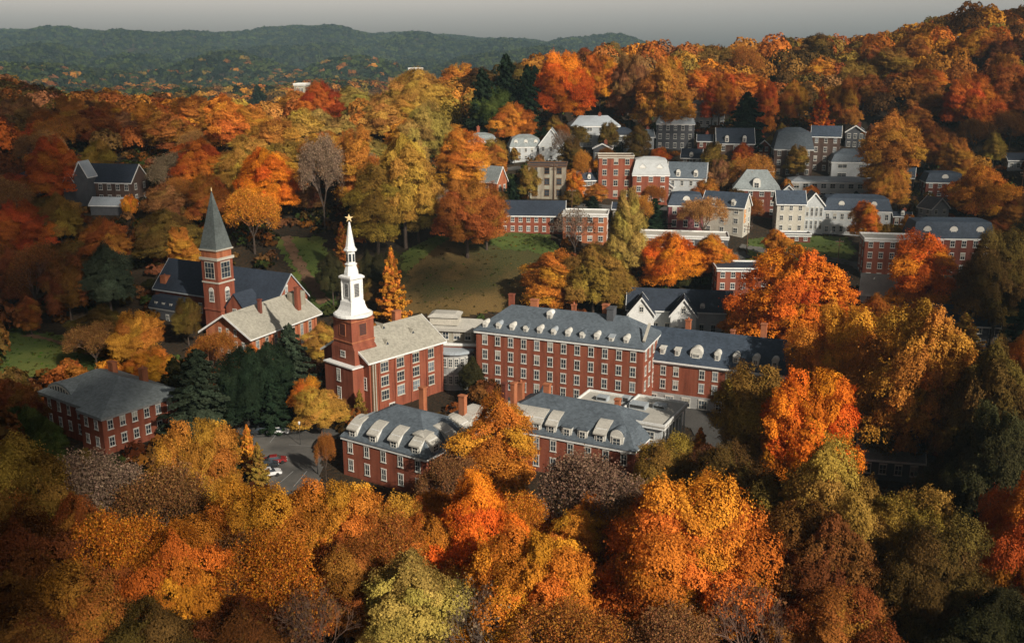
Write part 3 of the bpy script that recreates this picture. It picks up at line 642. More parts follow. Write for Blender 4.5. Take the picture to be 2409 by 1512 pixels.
# ------------------------------------------------------------------ houses of the village on the slope
def house(name, label, cat, x0, x1, yr, ye, yb, wall, roof, kind, yaw=0, depth=.75, zs=None, n=4, win=(1.3, 1.9), dn=0, dstyle='arch', trim='white', rise=None, k=.45, chim=(), dz=.3, inset=1.3, group=None, low=.7, sides=2, dw=1.5):
    px = (x0+x1)/2; gx_, gy_, gz_ = ground(px, yb); Y = gy_
    a = R(yaw); wid = (x1-x0)*Y/F/.97; L = wid/(abs(math.cos(a))+depth*abs(math.sin(a))); Wd = L*depth
    H = at(px, ye, Y)[2]-gz_; top = at(px, yr, Y+Wd*.5)[2]-gz_; rise = rise or max(.8, top-H)
    cy = Y + (Wd/2*abs(math.cos(a))+L/2*abs(math.sin(a))); cx_ = at(px, yb, Y)[0]*cy/Y
    T = thing(name, label, cat, (cx_, cy, gz_), a, group)
    b = block(T, 0, 0, L, Wd, H, wall, roof, kind, rise, .35, k, trim, z0=-9, inset=inset, low=low)
    if zs is None:
        ns = max(1, int(round(H/3.6))); zs = [H*(i+.30)/ns for i in range(ns)]; win = (win[0], min(win[1], H/ns*.52))
    if n: row(T, b, 'f', n, zs, win[0], win[1], L/(n*2.0)+.1, trim=trim)
    if sides: 
        for f in 'rl': row(T, b, f, sides, zs, win[0], win[1], Wd/(sides*2)+.1, trim=trim)
    if dn: dormers(T, b, 'f', dn, H+dz, m=L/(dn*2)+.2, w=dw, h=max(1.2, rise*.38), d=2.2, style=dstyle, roof=roof, back=.25)
    for s, t, h in chim: chimney(T, s*L/2, t*Wd/2, H, H+rise+h, 1.2, .9)
    return T, b, L, Wd, H, rise, Y
hs = []
def hh(*a, **k): r = house(*a, **k); hs.append(r); return r
hh('stone_house','grey stone house with dark arched front, left end of the upper village','house',1098,1168,312,332,386,'grey_wall','grey_roof','mansard',8,.8,n=3,win=(1.4,2.2),chim=((-.2,.3,2.2),))
hh('grey_mansard_house','long pale grey house with three arched roof windows above the round bare tree','house',1196,1272,316,346,382,'white_wall','grey_roof','mansard',6,.7,n=5,dn=3,win=(1.0,2.2))
hh('gabled_house','pale grey narrow house with steep front gable and pinnacle','house',1268,1326,303,342,384,'white_wall','grey_roof','gabley',-5,.9,n=3,win=(1.1,2.4))
t, b, L, Wd, H, rise, Y = hh('stone_building','tan stone block with flat roof and columned openings, behind the utility pole','building',1243,1333,378,390,470,'stone','dark_slate','flat',-6,.6,n=3,win=(1.8,2.2),zs=[9.0,5.2,1.2],trim='wood')
hh('red_gable_house','red brick gable wall with grey mansard dormers facing down the lawn','house',1124,1192,393,428,462,'brick_orange','grey_roof','gable',-35,.7,n=3,win=(1.2,2.2))
hh('big_hip_house','large house with pale metal hip roof and glazed front below the woods','house',1338,1452,272,297,350,'grey_wall','metal_roof','hip',4,.6,n=4,win=(2.2,2.6),k=.35,chim=((.25,0,1.0),))
hh('dark_annex','dark glazed annex with rounded end beside the large pale hip roofed house','house',1428,1486,300,318,356,'dark_wall','dark_slate','dome',-4,.7,n=3,win=(1.6,1.6))
hh('victorian_house','grey Victorian house with bands of white windows on three floors','house',1540,1632,268,292,356,'dark_wall','metal_roof','mansard',-8,.7,n=5,win=(1.3,1.9),dn=2,dw=2.2,low=.8)
hh('arched_house','pale grey house with a big arched gable at the top of the village','house',1622,1668,236,262,300,'grey_wall','grey_roof','dome',0,.8,n=3,win=(1.4,1.8))
hh('hillside_house','small weathered grey house right of the arched gable at village top','house',1674,1704,240,250,300,'grey_wall','grey_roof','gable',-12,.9,n=2)
hh('twin_dormer_house','brown house with slate roof and two arched dormers behind dark red tree','house',1680,1768,303,338,390,'brick_brown','dark_slate','gable',-6,.7,n=3,dn=2,win=(1.5,1.9))
hh('slate_mansard_house','dark brick house with tall blue slate mansard and porch, right of upper village','house',1812,1905,300,352,418,'brick_brown','slate','mansard',-8,.7,n=4,inset=1.6,low=.8,win=(1.4,2.2))
hh('dark_brick_house','tall dark brick house under navy roof at the upper right of the village','house',1900,1972,298,322,410,'brick_brown','navy','gable',-16,.7,n=3)
hh('blue_roofed_house','pale house with stacked blue roofs, left of the tall golden tree','house',1945,2046,350,382,425,'white_wall','slate','mansard',-6,.7,n=2,win=(3.6,1.5),low=.6)
hh('white_hall','wide white hall with low grey roof and glazed porch','hall',1853,2044,416,430,475,'white_wall','metal_roof','hip',-7,.4,n=9,win=(2.0,2.3),k=.3)
hh('arched_brick_house','red brick house with flat roof, first of the terraced row','house',1405,1486,362,370,470,'brick','wood','flat',-3,.7,n=3,win=(1.6,2.3),trim='cream')
hh('white_dormer_house','red brick terrace house with tall pale dormer gables','house',1484,1570,368,412,482,'brick','white_wall','mansard',-4,.7,n=3,dn=2,dw=2.6,dstyle='gable',win=(1.5,2.2),low=.85)
t, b, L, Wd, H, rise, Y = hh('white_terrace_house','white terrace house with grey mansard and tall white end gable','house',1568,1662,384,420,474,'white_wall','slate','gable',-14,.6,n=4,dn=2,win=(1.1,1.9))
hh('mauve_brick_house','mauve brick house with navy mansard and one pale dormer','house',1567,1652,450,484,545,'brick_mauve','navy','mansard',-6,.7,n=3,dn=1,dw=2.4,win=(1.5,2.2),low=.85)
t, b, L, Wd, H, rise, Y = hh('navy_mansard_house','navy mansard house with cream end wall and orange panel facing the street','house',1648,1762,456,489,558,'cream','navy','gable',-30,.55,n=3,dn=2,win=(1.5,2.2))
x, y = onface(b, 'r', -Wd*.3); MB().box(-.9,.9,-.06,.02,0,4.5,'orange_panel').build('orange_panel', t, (x,y,H*.45), FACES['r'])
hh('red_gable_house','ornate red brick house with grey roof and corner bay beneath autumn trees','house',1716,1832,400,448,512,'brick_dark','grey_roof','hip',-12,.7,n=4,win=(1.6,2.3),dn=1,dw=2.6,k=.4)
hh('navy_roofed_house','tan house with plain navy roof between red brick and columned houses','house',1818,1886,450,480,550,'cream','navy','gable',-5,.8,n=3,win=(1.2,2.1))
hh('columned_house','narrow grey house with columned front and pediment','house',1882,1930,452,482,552,'white_wall','slate','gabley',-6,1.2,n=4,win=(.9,3.0),zs=[6.0,1.6])
hh('white_terrace_house','long white house with curving navy roof and two rows of windows','house',1926,2084,458,498,558,'white_wall','navy','mansard',-9,.45,n=9,dn=2,win=(1.2,2.0),low=.8,dw=2)
hh('brick_school','long low red brick building with grey roof above the mown slope','building',1178,1330,474,508,552,'brick','dark_slate','gable',-4,.5,n=8,win=(1.2,1.9))
hh('white_roofed_building','orange brick building with broad white flat roof beside bare tree','building',1322,1432,478,508,575,'brick_orange','flat_roof','flat',-8,.7,n=4,win=(1.6,2.0))
hh('flat_roofed_pavilion','low pavilion with wide white flat roof behind orange trees','building',1502,1712,548,562,596,'dark_wall','flat_roof','flat',-9,.35,n=6,win=(2.0,2.0))
hh('narrow_brick_house','narrow red brick house half hidden by the big orange maple','house',1674,1800,622,636,716,'brick','dark_slate','flat',-3,.7,n=5,win=(1.3,2.6))
t, b, L, Wd, H, rise, Y = hh('white_gabled_house','long white clapboard house with navy roof and two steep front gables','house',1466,1722,686,736,800,'white_wall','dark_slate','gable',-9,.36,n=9,win=(1.3,2.4),zs=[1.4],sides=2)
for s in (-.36, .04):
    g_ = block(t, s*L, -Wd/2-1.2, 6.8, 5.6, H-.3, 'white', 'dark_slate', 'gabley', rise*.95, .4); row(t, g_, 'f', 3, [1.5], 1.0, 2.4, 1.5); row(t, g_, 'f', 1, [H+.3], 1.2, 1.4, arch=True)
dormer(t, b, 'f', .22*L, H+.3, w=1.3, h=1.3, d=2, style='arch', roof='dark_slate', back=.6)
hh('flat_roofed_block','three storey red brick block with white flat roof beside red maple','building',2016,2150,552,568,668,'brick','flat_roof','flat',-10,.6,n=5,win=(1.3,2.2),trim='white')
hh('navy_mansard_house','wide brick house with navy mansard and large arched white window, by dark tree','house',2124,2312,512,562,650,'brick_dark','navy','mansard',-4,.4,n=7,dn=3,dw=2.4,win=(1.4,2.2),low=.85)
hh('small_brick_house','small brick house with navy roof and one white dormer at far right','house',2166,2254,402,430,468,'brick_dark','navy','mansard',-8,.7,n=4,dn=1,dw=2.4,win=(1.4,2.0),low=.85)
hh('grey_cottage','small grey cottage with slate gables in front of the small brick house','house',2160,2224,466,492,528,'grey_wall','slate','gabley',22,.8,n=2)
hh('metal_roofed_house','pale house with sloping metal roof beside the big orange maple','house',2012,2142,652,700,748,'white_wall','flat_roof','gable',-22,.7,n=3)
hh('navy_roofed_house','long dark navy roofed building in the shade of the great tree','building',2182,2335,722,768,820,'dark_wall','navy','gable',-10,.5,n=5)
t, b, L, Wd, H, rise, Y = hh('slate_roofed_house','slate roof with tall white dormer showing between trees at lower right','house',2000,2165,1024,1086,1140,'dark_wall','grey_roof','gable',-12,.6,n=4)
dormer(t, b, 'f', 0, H+.8, w=1.2, h=2.4, d=3, style='arch', roof='slate', back=1.6)
t, b, L, Wd, H, rise, Y = hh('gothic_house','dark grey gothic house with tall pointed gable in the left woods','house',182,345,388,430,482,'brick_brown','dark_slate','gable',-10,.5,n=7,win=(1.5,2.6))
block(t, -L*.2, -Wd/2-1.5, 5.4, 5.4, H+2.5, 'dark_wall', 'metal_roof', 'gabley', 5.0, .3); block(t, -L*.5+1.5, -Wd/2-.6, 5.0, 4.4, H-.5, 'dark_wall', 'dark_slate', 'gabley', 4.0, .3)
hh('open_shed','low open shed with pale sloping roof below the gothic house','shed',222,318,466,484,508,'dark_wall','metal_roof','gable',-6,.45,n=0,sides=0)
hh('arched_house','dark house with round arched gable deep in the far left woods','house',48,98,405,428,462,'dark_wall','dark_slate','dome',0,.8,n=2,win=(1.5,1.8))
hh('edge_house','pale house edge showing at the far right margin of the village','house',2395,2470,480,500,545,'grey_wall','grey_roof','hip',-10,.7,n=4)
hh('edge_house','low pale house deep in the dark woods at the right margin','house',2360,2440,362,378,405,'grey_wall','dark_slate','gable',-5,.6,n=5)
hh('white_cottage','small white cottage corner below the grey stone house','house',1112,1142,364,372,404,'white_wall','grey_roof','gable',-20,.8,n=2)
hh('brown_outbuilding','small dark brown outbuilding between village gardens under the twin dormer house','outbuilding',1768,1812,392,404,436,'brick_brown','dark_slate','gable',12,.8,n=2)
hh('red_annex','low dark red annex at the foot of the tan house on the lawn edge','annex',1838,1902,548,554,572,'brick_dark','dark_slate','flat',-4,.5,n=3,win=(1.2,1.2))
hh('grey_townhouse','narrow grey townhouse wedged above the red brick terrace','house',1468,1506,318,336,372,'grey_wall','dark_slate','gabley',6,.9,n=2)
hh('brown_house','brown gabled house in shade above the white terrace','house',1600,1652,352,372,410,'brick_brown','dark_slate','gable',-16,.8,n=3,dn=1)
hh('slate_cottage','slate roofed cottage between ornate red house and white hall','house',1838,1868,436,450,478,'grey_wall','dark_slate','gabley',-14,1,n=2)
hh('dark_gabled_house','dark gabled house left of the small brick house at far right','house',2096,2150,396,418,452,'dark_wall','navy','gable',-24,.8,n=3)
for nm, lab, ct, x0_, x1_, yr_, ye_, yb_, wl, rf, kd, yw in (
 ('slate_cottage','slate cottage with pale gable above the mauve brick house','house',1545,1588,425,440,468,'grey_wall','slate','gabley',-20),
 ('brown_house','brown clapboard house right of the tan stone block','house',1362,1402,408,424,462,'brick_brown','dark_slate','gable',10),
 ('dark_gabled_house','dark gabled house below the big pale hip roofed house','house',1395,1440,338,350,382,'dark_wall','dark_slate','gabley',-10),
 ('grey_townhouse','grey townhouse left of the Victorian house among olive trees','house',1500,1536,306,322,356,'grey_wall','slate','gable',14),
 ('brick_townhouse','small dark brick townhouse right of the Victorian house','house',1638,1674,318,332,372,'brick_dark','dark_slate','gable',-10),
 ('navy_cottage','navy roofed cottage between twin dormer house and slate mansard house','house',1774,1806,330,344,378,'brick_dark','navy','gabley',8),
 ('brown_cottage','brown cottage behind the long white house right end','house',2050,2092,440,454,486,'brick_brown','dark_slate','gable',-18),
 ('stone_cottage','stone cottage in the gap left of the narrow yellow green tree','house',1440,1480,478,492,524,'stone','dark_slate','gable',-12),
 ('dark_hillside_house','dark house half lost in the woods above the blue roofed house','house',1985,2035,296,312,352,'dark_wall','dark_slate','gabley',-22),
 ('brick_garage','low brick garage right of the village lawn','garage',2096,2140,500,510,536,'brick_dark','dark_slate','gable',-12)):
    hh(nm,lab,ct,x0_,x1_,yr_,ye_,yb_,wl,rf,kd,yw,.8,n=3 if x1_-x0_ > 38 else 2,dn=1 if kd == 'gable' and x1_-x0_ > 38 else 0,dw=1.2,chim=((.3,.2,1.2),))
# two roofs far off among the trees
for px, py, Y, w, h, lab in ((710, 199, 560, 26, 5, 'small stone building rising from the woods beyond the yellow trees'), (978, 163, 520, 26, 6, 'tiny white roofed building far out in the valley woods')):
    p = at(px, py, Y); s = p[1]/F; T = thing('distant_building', lab, 'building', (p[0], p[1], p[2]-h)); block(T, 0, 0, w*s, 12, h, 'stone' if w == 26 and h == 5 else 'cream', 'flat_roof', 'flat', 1, .4, z0=-14)
    row(T, (0,0,w*s,12), 'f', 4, [h-4], 1.5, 2.2, 2)

# ------------------------------------------------------------------ lawns, paths, roads
def pix(pts): return [gp(*p) for p in pts]
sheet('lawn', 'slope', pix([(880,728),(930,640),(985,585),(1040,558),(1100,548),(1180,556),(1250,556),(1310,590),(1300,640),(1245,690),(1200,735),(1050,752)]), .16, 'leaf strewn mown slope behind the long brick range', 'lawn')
sheet('lawn', 'lawn', pix([(1120,566),(1190,548),(1290,556),(1315,585),(1290,610),(1240,592),(1180,590)]), .22, 'bright green strip of lawn below the low brick building', 'lawn', .8)
sheet('lawn', 'lawn', pix([(905,640),(965,588),(1030,556),(1060,562),(1010,600),(950,650)]), .22, 'green grass bank left of the rust brown trees', 'lawn', .8)
sheet('lawn', 'lawn', pix([(1760,566),(1850,552),(1990,560),(2015,590),(1990,622),(1760,618)]), .16, 'sunny green lawn below the white village houses', 'lawn')
sheet('lawn', 'lawn', pix([(-80,780),(60,775),(170,800),(300,855),(240,880),(-80,900)]), .16, 'dark green lawn at the far left with a sunlit sliver', 'lawn')
sheet('lawn', 'lawn', pix([(1170,455),(1240,430),(1245,470),(1180,480)]), .16, 'patch of bright grass beside the tan stone block', 'lawn')
sheet('lawn', 'lawn', pix([(640,560),(760,560),(800,740),(740,745)]), .10, 'shaded grass bank either side of the brown path', 'lawn')
sheet('path', 'dirt', band(pix([(672,560),(690,600),(720,650),(745,690),(765,716)]), 3.2), .26, 'brown dirt path climbing beside the spired church', 'path', .5)
sheet('path', 'dirt', band(pix([(60,790),(130,806),(200,832),(290,850)]), 1.8), .26, 'thin dirt path crossing the left lawn', 'path', .5)
sheet('parking_lot', 'drive', [p for p in [gp(585,1005), gp(750,1002), gp(762,1060), gp(750,1160), gp(600,1165)]], .12, 'pale tarmac car park left of the front mansard hall', 'car park', .5)
sheet('road', 'asphalt', band([gp(560,1015), gp(700,1020), gp(800,1030)], 7), .16, 'dark shaded lane across the top of the car park', 'road', .5)
sheet('road', 'asphalt', band([gp(1120,930), gp(1300,938), gp(1500,930), gp(1620,970), gp(1760,1080)], 9), .14, 'dark tarmac court between the long range and front halls', 'road', .5)
sheet('road', 'asphalt', band([(x, y) for x, y in pix([(1180,500),(1330,485),(1480,492),(1600,498)])], 5), .2, 'village street above the brick building', 'road', .6)
sheet('road', 'drive', band(pix([(1740,580),(1900,606),(2010,622),(2100,690)]), 5), .24, 'pale lane bending round the village lawn', 'road', .6)
ln = MB()
for a0, b0 in (((1,0),(0,0)),):
    pass
def stripes(pts, name, label):
    m = MB()
    for (x0,y0),(x1,y1) in pts:
        d = math.hypot(x1-x0, y1-y0); nx_, ny_ = -(y1-y0)/d*.06, (x1-x0)/d*.06; z = gz((x0+x1)/2,(y0+y1)/2)+.22
        m.poly([(x0-nx_,y0-ny_,z),(x1-nx_,y1-ny_,z),(x1+nx_,y1+ny_,z),(x0+nx_,y0+ny_,z)], [(0,1,2,3)], 'copper')
    tag(m.build(name), label, 'markings', kind='structure')
sheet('road', 'asphalt', band(pix([(1440,600),(1560,612),(1700,612),(1760,600)]), 5), .2, 'back street in front of the flat roofed pavilion', 'road', .6)
sheet('road', 'drive', band(pix([(1190,400),(1340,408),(1400,400),(1520,392),(1640,400),(1780,412)]), 4.5), .2, 'upper village street below the pale houses', 'road', .6)
stripes([(gp(680,1052),gp(742,1056)),(gp(690,1150),gp(722,1112)),(gp(660,1142),gp(690,1112)),(gp(635,1046),gp(655,1020))], 'road_marking', 'white painted lines on the car park tarmac')

# ------------------------------------------------------------------ cars
CARCOL = {}
def carpaint(n, c):
    m, nt, b = newmat(n); a = ramp(nt, noise(nt, 1.2, 3), [(.3, tuple(x*.85 for x in c)), (.7, c)]); nt.links.new(a, b.inputs['Base Color']); b.inputs['Roughness'].default_value = .25; b.inputs['Coat Weight'].default_value = .6; M[n] = m
carpaint('white_car_paint', (.7,.7,.7)); carpaint('red_car_paint', (.25,.025,.025)); carpaint('dark_car_paint', (.03,.035,.04)); carpaint('silver_car_paint', (.4,.42,.44))
def car(paint, label, px, py, deg, group=None):
    x, y, z = ground(px, py); T = thing('parked_car', label, 'car', (x, y, z+.2), R(deg), group)
    prof = [(-2.2,.35),(-2.25,.75),(-2.1,.95),(-1.3,1.02),(2.1*.45,1.02),(1.9,.88),(2.2,.7),(2.2,.35)]
    MB().loft([[(a, s*w, b) for a, b in prof] for s, w in ((-1,.84),(-1,.9),(1,.9),(1,.84))], paint).build('body', T)
    cab = lambda w0, w1: [[(-1.5,-w0,1.0),(1.1,-w0,1.0),(1.1,w0,1.0),(-1.5,w0,1.0)],[(-1.0,-w1,1.45),(.35,-w1,1.45),(.35,w1,1.45),(-1.0,w1,1.45)]]
    MB().loft(cab(.82,.66), 'glass').build('windows', T); MB().loft([[(-1.02,-.68,1.452),(.4,-.68,1.452),(.4,.68,1.452),(-1.02,.68,1.452)],[(-.95,-.6,1.52),(.3,-.6,1.52),(.3,.6,1.52),(-.95,.6,1.52)]], paint).build('roof', T)
    for sx in (-1.35, 1.35):
        for sy in (-1, 1):
            w = MB(); w.loft([[(.34*math.cos(t*math.pi/7), d, .34*math.sin(t*math.pi/7)) for t in range(14)] for d in (-.11,.11)], 'black').build('wheel', T, (sx, sy*.85, .34))
    for sy in (-.6,.6): MB().box(2.17,2.23,sy-.2,sy+.2,.6,.74,'white').build('headlight', T)
    return T
car('white_car_paint','white car parked in the shaded lane above the car park',655,1024,5)
car('dark_car_paint','dark car parked left of the white one in the lane',618,1024,8)
car('red_car_paint','red car parked in the car park beside the gold tree',648,1094,15)
car('dark_car_paint','dark car parked just behind the red car',628,1103,15)
car('white_car_paint','white car in the car park nearest the gold tree',634,1122,25)
car('white_car_paint','white car parked left on the village lawn edge',1858,566,0)
car('white_car_paint','white car parked right on the village lawn edge',1884,564,10)
for i, (px, py, p, w) in enumerate(((1312,936,'white_car_paint','white car first in the courtyard row, nearest the evergreen'),(1352,934,'silver_car_paint','silver car second in the courtyard row below the long range'),(1392,936,'white_car_paint','white car third in the courtyard row below the long range'),(1432,940,'silver_car_paint','silver car fourth in the courtyard row below the long range'),(1560,945,'white_car_paint','white car parked by the grey base of the navy roofed range'))):
    car(p, w, px, py, -20+i*6)
x, y, z = ground(1249, 936); T = thing('garbage_container', 'dark green waste container against the long brick range', 'dumpster', (x, y, z+.2), R(-22))
MB().rect_loft(0, 0, [(1.5,.8,.15),(1.8,1.0,1.5)], 'green_paint').build('bin', T); MB().rect_loft(0, 0, [(1.85,1.05,1.503),(1.85,1.05,1.6),(1.5,.7,1.85)], 'green_paint').build('lid', T)
for sx in (-1.2,1.2): MB().loft([[(.15*math.cos(t*math.pi/5), d, .15*math.sin(t*math.pi/5)) for t in range(10)] for d in (-.05,.05)], 'black').build('wheel', T, (sx,-.6,.15))
def pole(px, pyb, h, label):
    x, y, z = ground(px, pyb); T = thing('utility_pole', label, 'utility pole', (x, y, z), R(rnd.uniform(-20, 20)))
    MB().tube((0,0,-1), (0,0,h), .17, .11, 'wood', 8).build('post', T); MB().box(-1.3,1.3,-.08,.08,h-1.2,h-1.02,'wood').box(-.9,.9,-.08,.08,h-2.2,h-2.05,'wood').build('crossarm', T)
    m = MB()
    for s in (-1.15,-.6,.6,1.15): m.turn(s, 0, 6, [(.06,h-1.02),(.08,h-.85),(.04,h-.75)], 'copper')
    m.build('insulator', T)
pole(1303, 470, 13, 'brown utility pole standing before the tan stone block'); pole(1345, 505, 9, 'utility pole beside the low brick building roof')
pole(1970, 628, 9, 'utility pole left of the red brick flat roofed block'); pole(1756, 600, 10, 'utility pole by the corner of the village lawn')
pole(2400, 470, 11, 'leaning utility pole at the far right margin of the village')
def lamp(px, py, label, h=4.5):
    x, y, z = ground(px, py); T = thing('street_lamp', label, 'street lamp', (x, y, z))
    MB().tube((0,0,-.5),(0,0,h),.08,.05,'iron',8).build('post', T); MB().turn(0,0,8,[(.12,h),(.24,h+.45),(.05,h+.65)],'white').build('lantern', T)
lamp(707, 1050, 'lamp post in the middle of the car park'); lamp(748, 1120, 'lamp post at the right edge of the car park')

# ------------------------------------------------------------------ trees
def unit(v): return v/np.maximum(np.linalg.norm(v, axis=-1, keepdims=True), 1e-6)
def leaf_quads(P, N, size, g, elong=1.0):
    """one small leaf spray (a quad) at each point P, facing roughly N"""
    n = len(P); N = unit(N + g.normal(0, .36, (n, 3))); r = g.normal(0, 1, (n, 3)); U = unit(np.cross(N, r)); V = np.cross(N, U)
    s = size*g.uniform(.6, 1.35, (n, 1)); c = P[:, None, :] + np.stack([-U*s-V*s*elong*.6, U*s-V*s*elong, U*s*.8+V*s*elong, -U*s*1.1+V*s*elong*.7], 1)*.5
    return c.reshape(-1, 3), np.arange(4*n).reshape(n, 4)
def crown_points(g, Rr, z0, z1, nl, n, shape='round', lob=(.26, .42), inner=.06):
    """points on the outer skin of many overlapping boughs that fill the crown's envelope"""
    H = z1-z0; lobes = []
    for k in range(nl):
        t = (k+.5)/nl; 
        if shape == 'cone': h = 1-math.sqrt(1-t*.98); h = t**.9; rad = Rr*(1-h)**.8*.85+.1*Rr
        elif shape == 'oval': h = t; rad = Rr*math.sqrt(max(0, 1-(2*h-.85)**2/1.35))*.85
        elif shape == 'vase': h = t; rad = Rr*min(1, .45+h*.9)*math.sqrt(max(0, 1-max(0, h-.45)**2/.34))*.85
        else: h = t; rad = Rr*math.sqrt(max(0, 1-(2*h-.75)**2/1.6))*.85
        ang = k*2.39996+g.uniform(-.5, .5); rr = rad*g.uniform(.45, 1.12); h = min(1, max(0, h+g.uniform(-.07, .07)))
        lr = Rr*g.uniform(*lob)*(1 if shape != 'cone' else (1-h)*.8+.3)
        lobes.append((rr*math.cos(ang), rr*math.sin(ang), z0+lr*.6+h*(H-lr*1.4), lr))
    lobes.append((0, 0, z1-Rr*.35, Rr*.35)); 
    for z in np.linspace(z0+H*.3, z1-Rr*.6, 4): lobes.append((0, 0, z, Rr*.5*(1 if shape != 'cone' else max(.2, 1-(z-z0)/H))))
    Lb = np.array(lobes); w = Lb[:, 3]**2; w /= w.sum()
    k = g.choice(len(Lb), n*2, p=w); d = unit(g.normal(0, 1, (n*2, 3))); d[:, 2] = np.where(d[:, 2] < -.35, -d[:, 2]*.6, d[:, 2]); d = unit(d)
    # frilled skin: boughs carry smaller sprays
    fr = 1+.20*np.sin(d[:, 0]*7+k)*np.sin(d[:, 1]*6+k*2)+.12*np.sin(d[:, 2]*11+k*3)+.10*np.sin(d[:, 0]*19+k*5)*np.sin(d[:, 1]*17+d[:, 2]*15)
    rad = Lb[k, 3]*fr*(1.06-.34*g.random(n*2)**1.6+.16*(g.random(n*2) < .12))
    P = Lb[k, :3]+d*rad[:, None]*np.array([1, 1, .82])
    keep = np.ones(n*2, bool)
    for j in range(len(Lb)):
        q = (P-Lb[j, :3])/np.array([1, 1, .82]); keep &= ~((np.linalg.norm(q, axis=1) < Lb[j, 3]*.80) & (k != j))
    keep |= g.random(n*2) < inner
    keep &= P[:, 2] > z0-.1*H
    P, d, k = P[keep][:n], d[keep][:n], k[keep][:n]
    lv = g.random(len(Lb))[k]
    return P, d*np.array([1, 1, 1])+np.array([0, 0, .25]), lv
def crown_mesh(name, seed, Rr=8, z0=4, z1=18, nl=34, n=22000, size=.42, shape='round', mat='leaf', lob=(.26, .42)):
    g = np.random.default_rng(seed); P, N, lv = crown_points(g, Rr, z0, z1, nl, n, shape, lob)
    an = np.arctan2(P[:, 1], P[:, 0]); ph = g.uniform(0, 6, 5); zz = (P[:, 2]-z0)/(z1-z0)
    f = 1+.13*np.sin(2*an+ph[0]+zz*2)+.09*np.sin(3*an+ph[1]-zz*4)+.06*np.sin(5*an+ph[2]+zz*7)
    P = P*np.stack([f, f, np.ones_like(f)], 1); P[:, 2] += (P[:, 2]-z0)*.10*np.sin(an*2+ph[3]); P[:, 0] += (zz-.4)*Rr*.13*math.sin(ph[4]); P[:, 1] += (zz-.4)*Rr*.13*math.cos(ph[4])
    hole = np.sin(P[:, 0]*1.15+ph[0])*np.sin(P[:, 1]*1.25+ph[1])*np.sin(P[:, 2]*1.35+ph[2])
    kp = ~((hole > .48) & (g.random(len(P)) < .85)); P, N, lv = P[kp], N[kp], lv[kp]
    v, q = leaf_quads(P, N, size, g); var = np.clip(g.normal(.5, .22, len(q)), 0, 1)
    return npmesh(name, v, q, mat, attrs={'var': ('FLOAT', var), 'lobe': ('FLOAT', lv)})
def trunk_mesh(seed, h=18, r=.42, limbs=6, spread=5.5, top=.8):
    g = random.Random(seed); m = MB(); pts = [(0,0,-1.5), (0,0,0), (g.uniform(-.2,.2), g.uniform(-.2,.2), h*.28), (g.uniform(-.4,.4), g.uniform(-.4,.4), h*.55), (0, 0, h*top)]
    rs = [r*1.5, r*1.15, r*.85, r*.5, r*.12]
    for i in range(4): m.tube(pts[i], pts[i+1], rs[i], rs[i+1], 'bark', 7)
    for k in range(limbs):
        a = k*2.4+g.uniform(-.4,.4); z = h*(.25+.35*k/limbs); e = spread*g.uniform(.55,.9)
        p1 = (e*.5*math.cos(a), e*.5*math.sin(a), z+h*.10); p2 = (e*math.cos(a+.2), e*math.sin(a+.2), z+h*.24)
        m.tube((0,0,z), p1, r*.45, r*.28, 'bark', 5); m.tube(p1, p2, r*.28, r*.08, 'bark', 5)
    return m.mesh('trunk')
def conifer_mesh(seed, h=20, Rr=5.4, n=40000, size=.27, droop=.22, mat='needle', ex=.5):
    g = np.random.default_rng(seed); P = []; N = []; lv = []
    nb = 150
    for b in range(nb):
        t = (b+g.uniform(0, 1))/nb; z = 1.6+(h-1.8)*t; L = Rr*(1-t)**ex*g.uniform(.5, 1.2)*(1+.22*math.sin(b*.21+seed))+.25; a = b*2.39996+g.uniform(-.3, .3)
        m = max(6, int(n*L/ (nb*Rr*.52))); s = g.uniform(.1, 1, m)**.8; side = g.normal(0, .2, m)*(1.15-s*.7)*L*.55
        x = s*L; dz = -droop*x + .10*L*s**3 + g.normal(0, .16, m)
        P.append(np.stack([x*math.cos(a)-side*math.sin(a), x*math.sin(a)+side*math.cos(a), z+dz], 1)); N.append(np.tile([math.cos(a)*.5, math.sin(a)*.5, .9], (m, 1))); lv.append(np.full(m, g.random()))
    P = np.concatenate(P); N = np.concatenate(N); lv = np.concatenate(lv); v, q = leaf_quads(P, N, size, g, 1.3)
    return npmesh('crown', v, q, mat, attrs={'var': ('FLOAT', np.clip(g.normal(.5, .22, len(q)), 0, 1)), 'lobe': ('FLOAT', lv)})
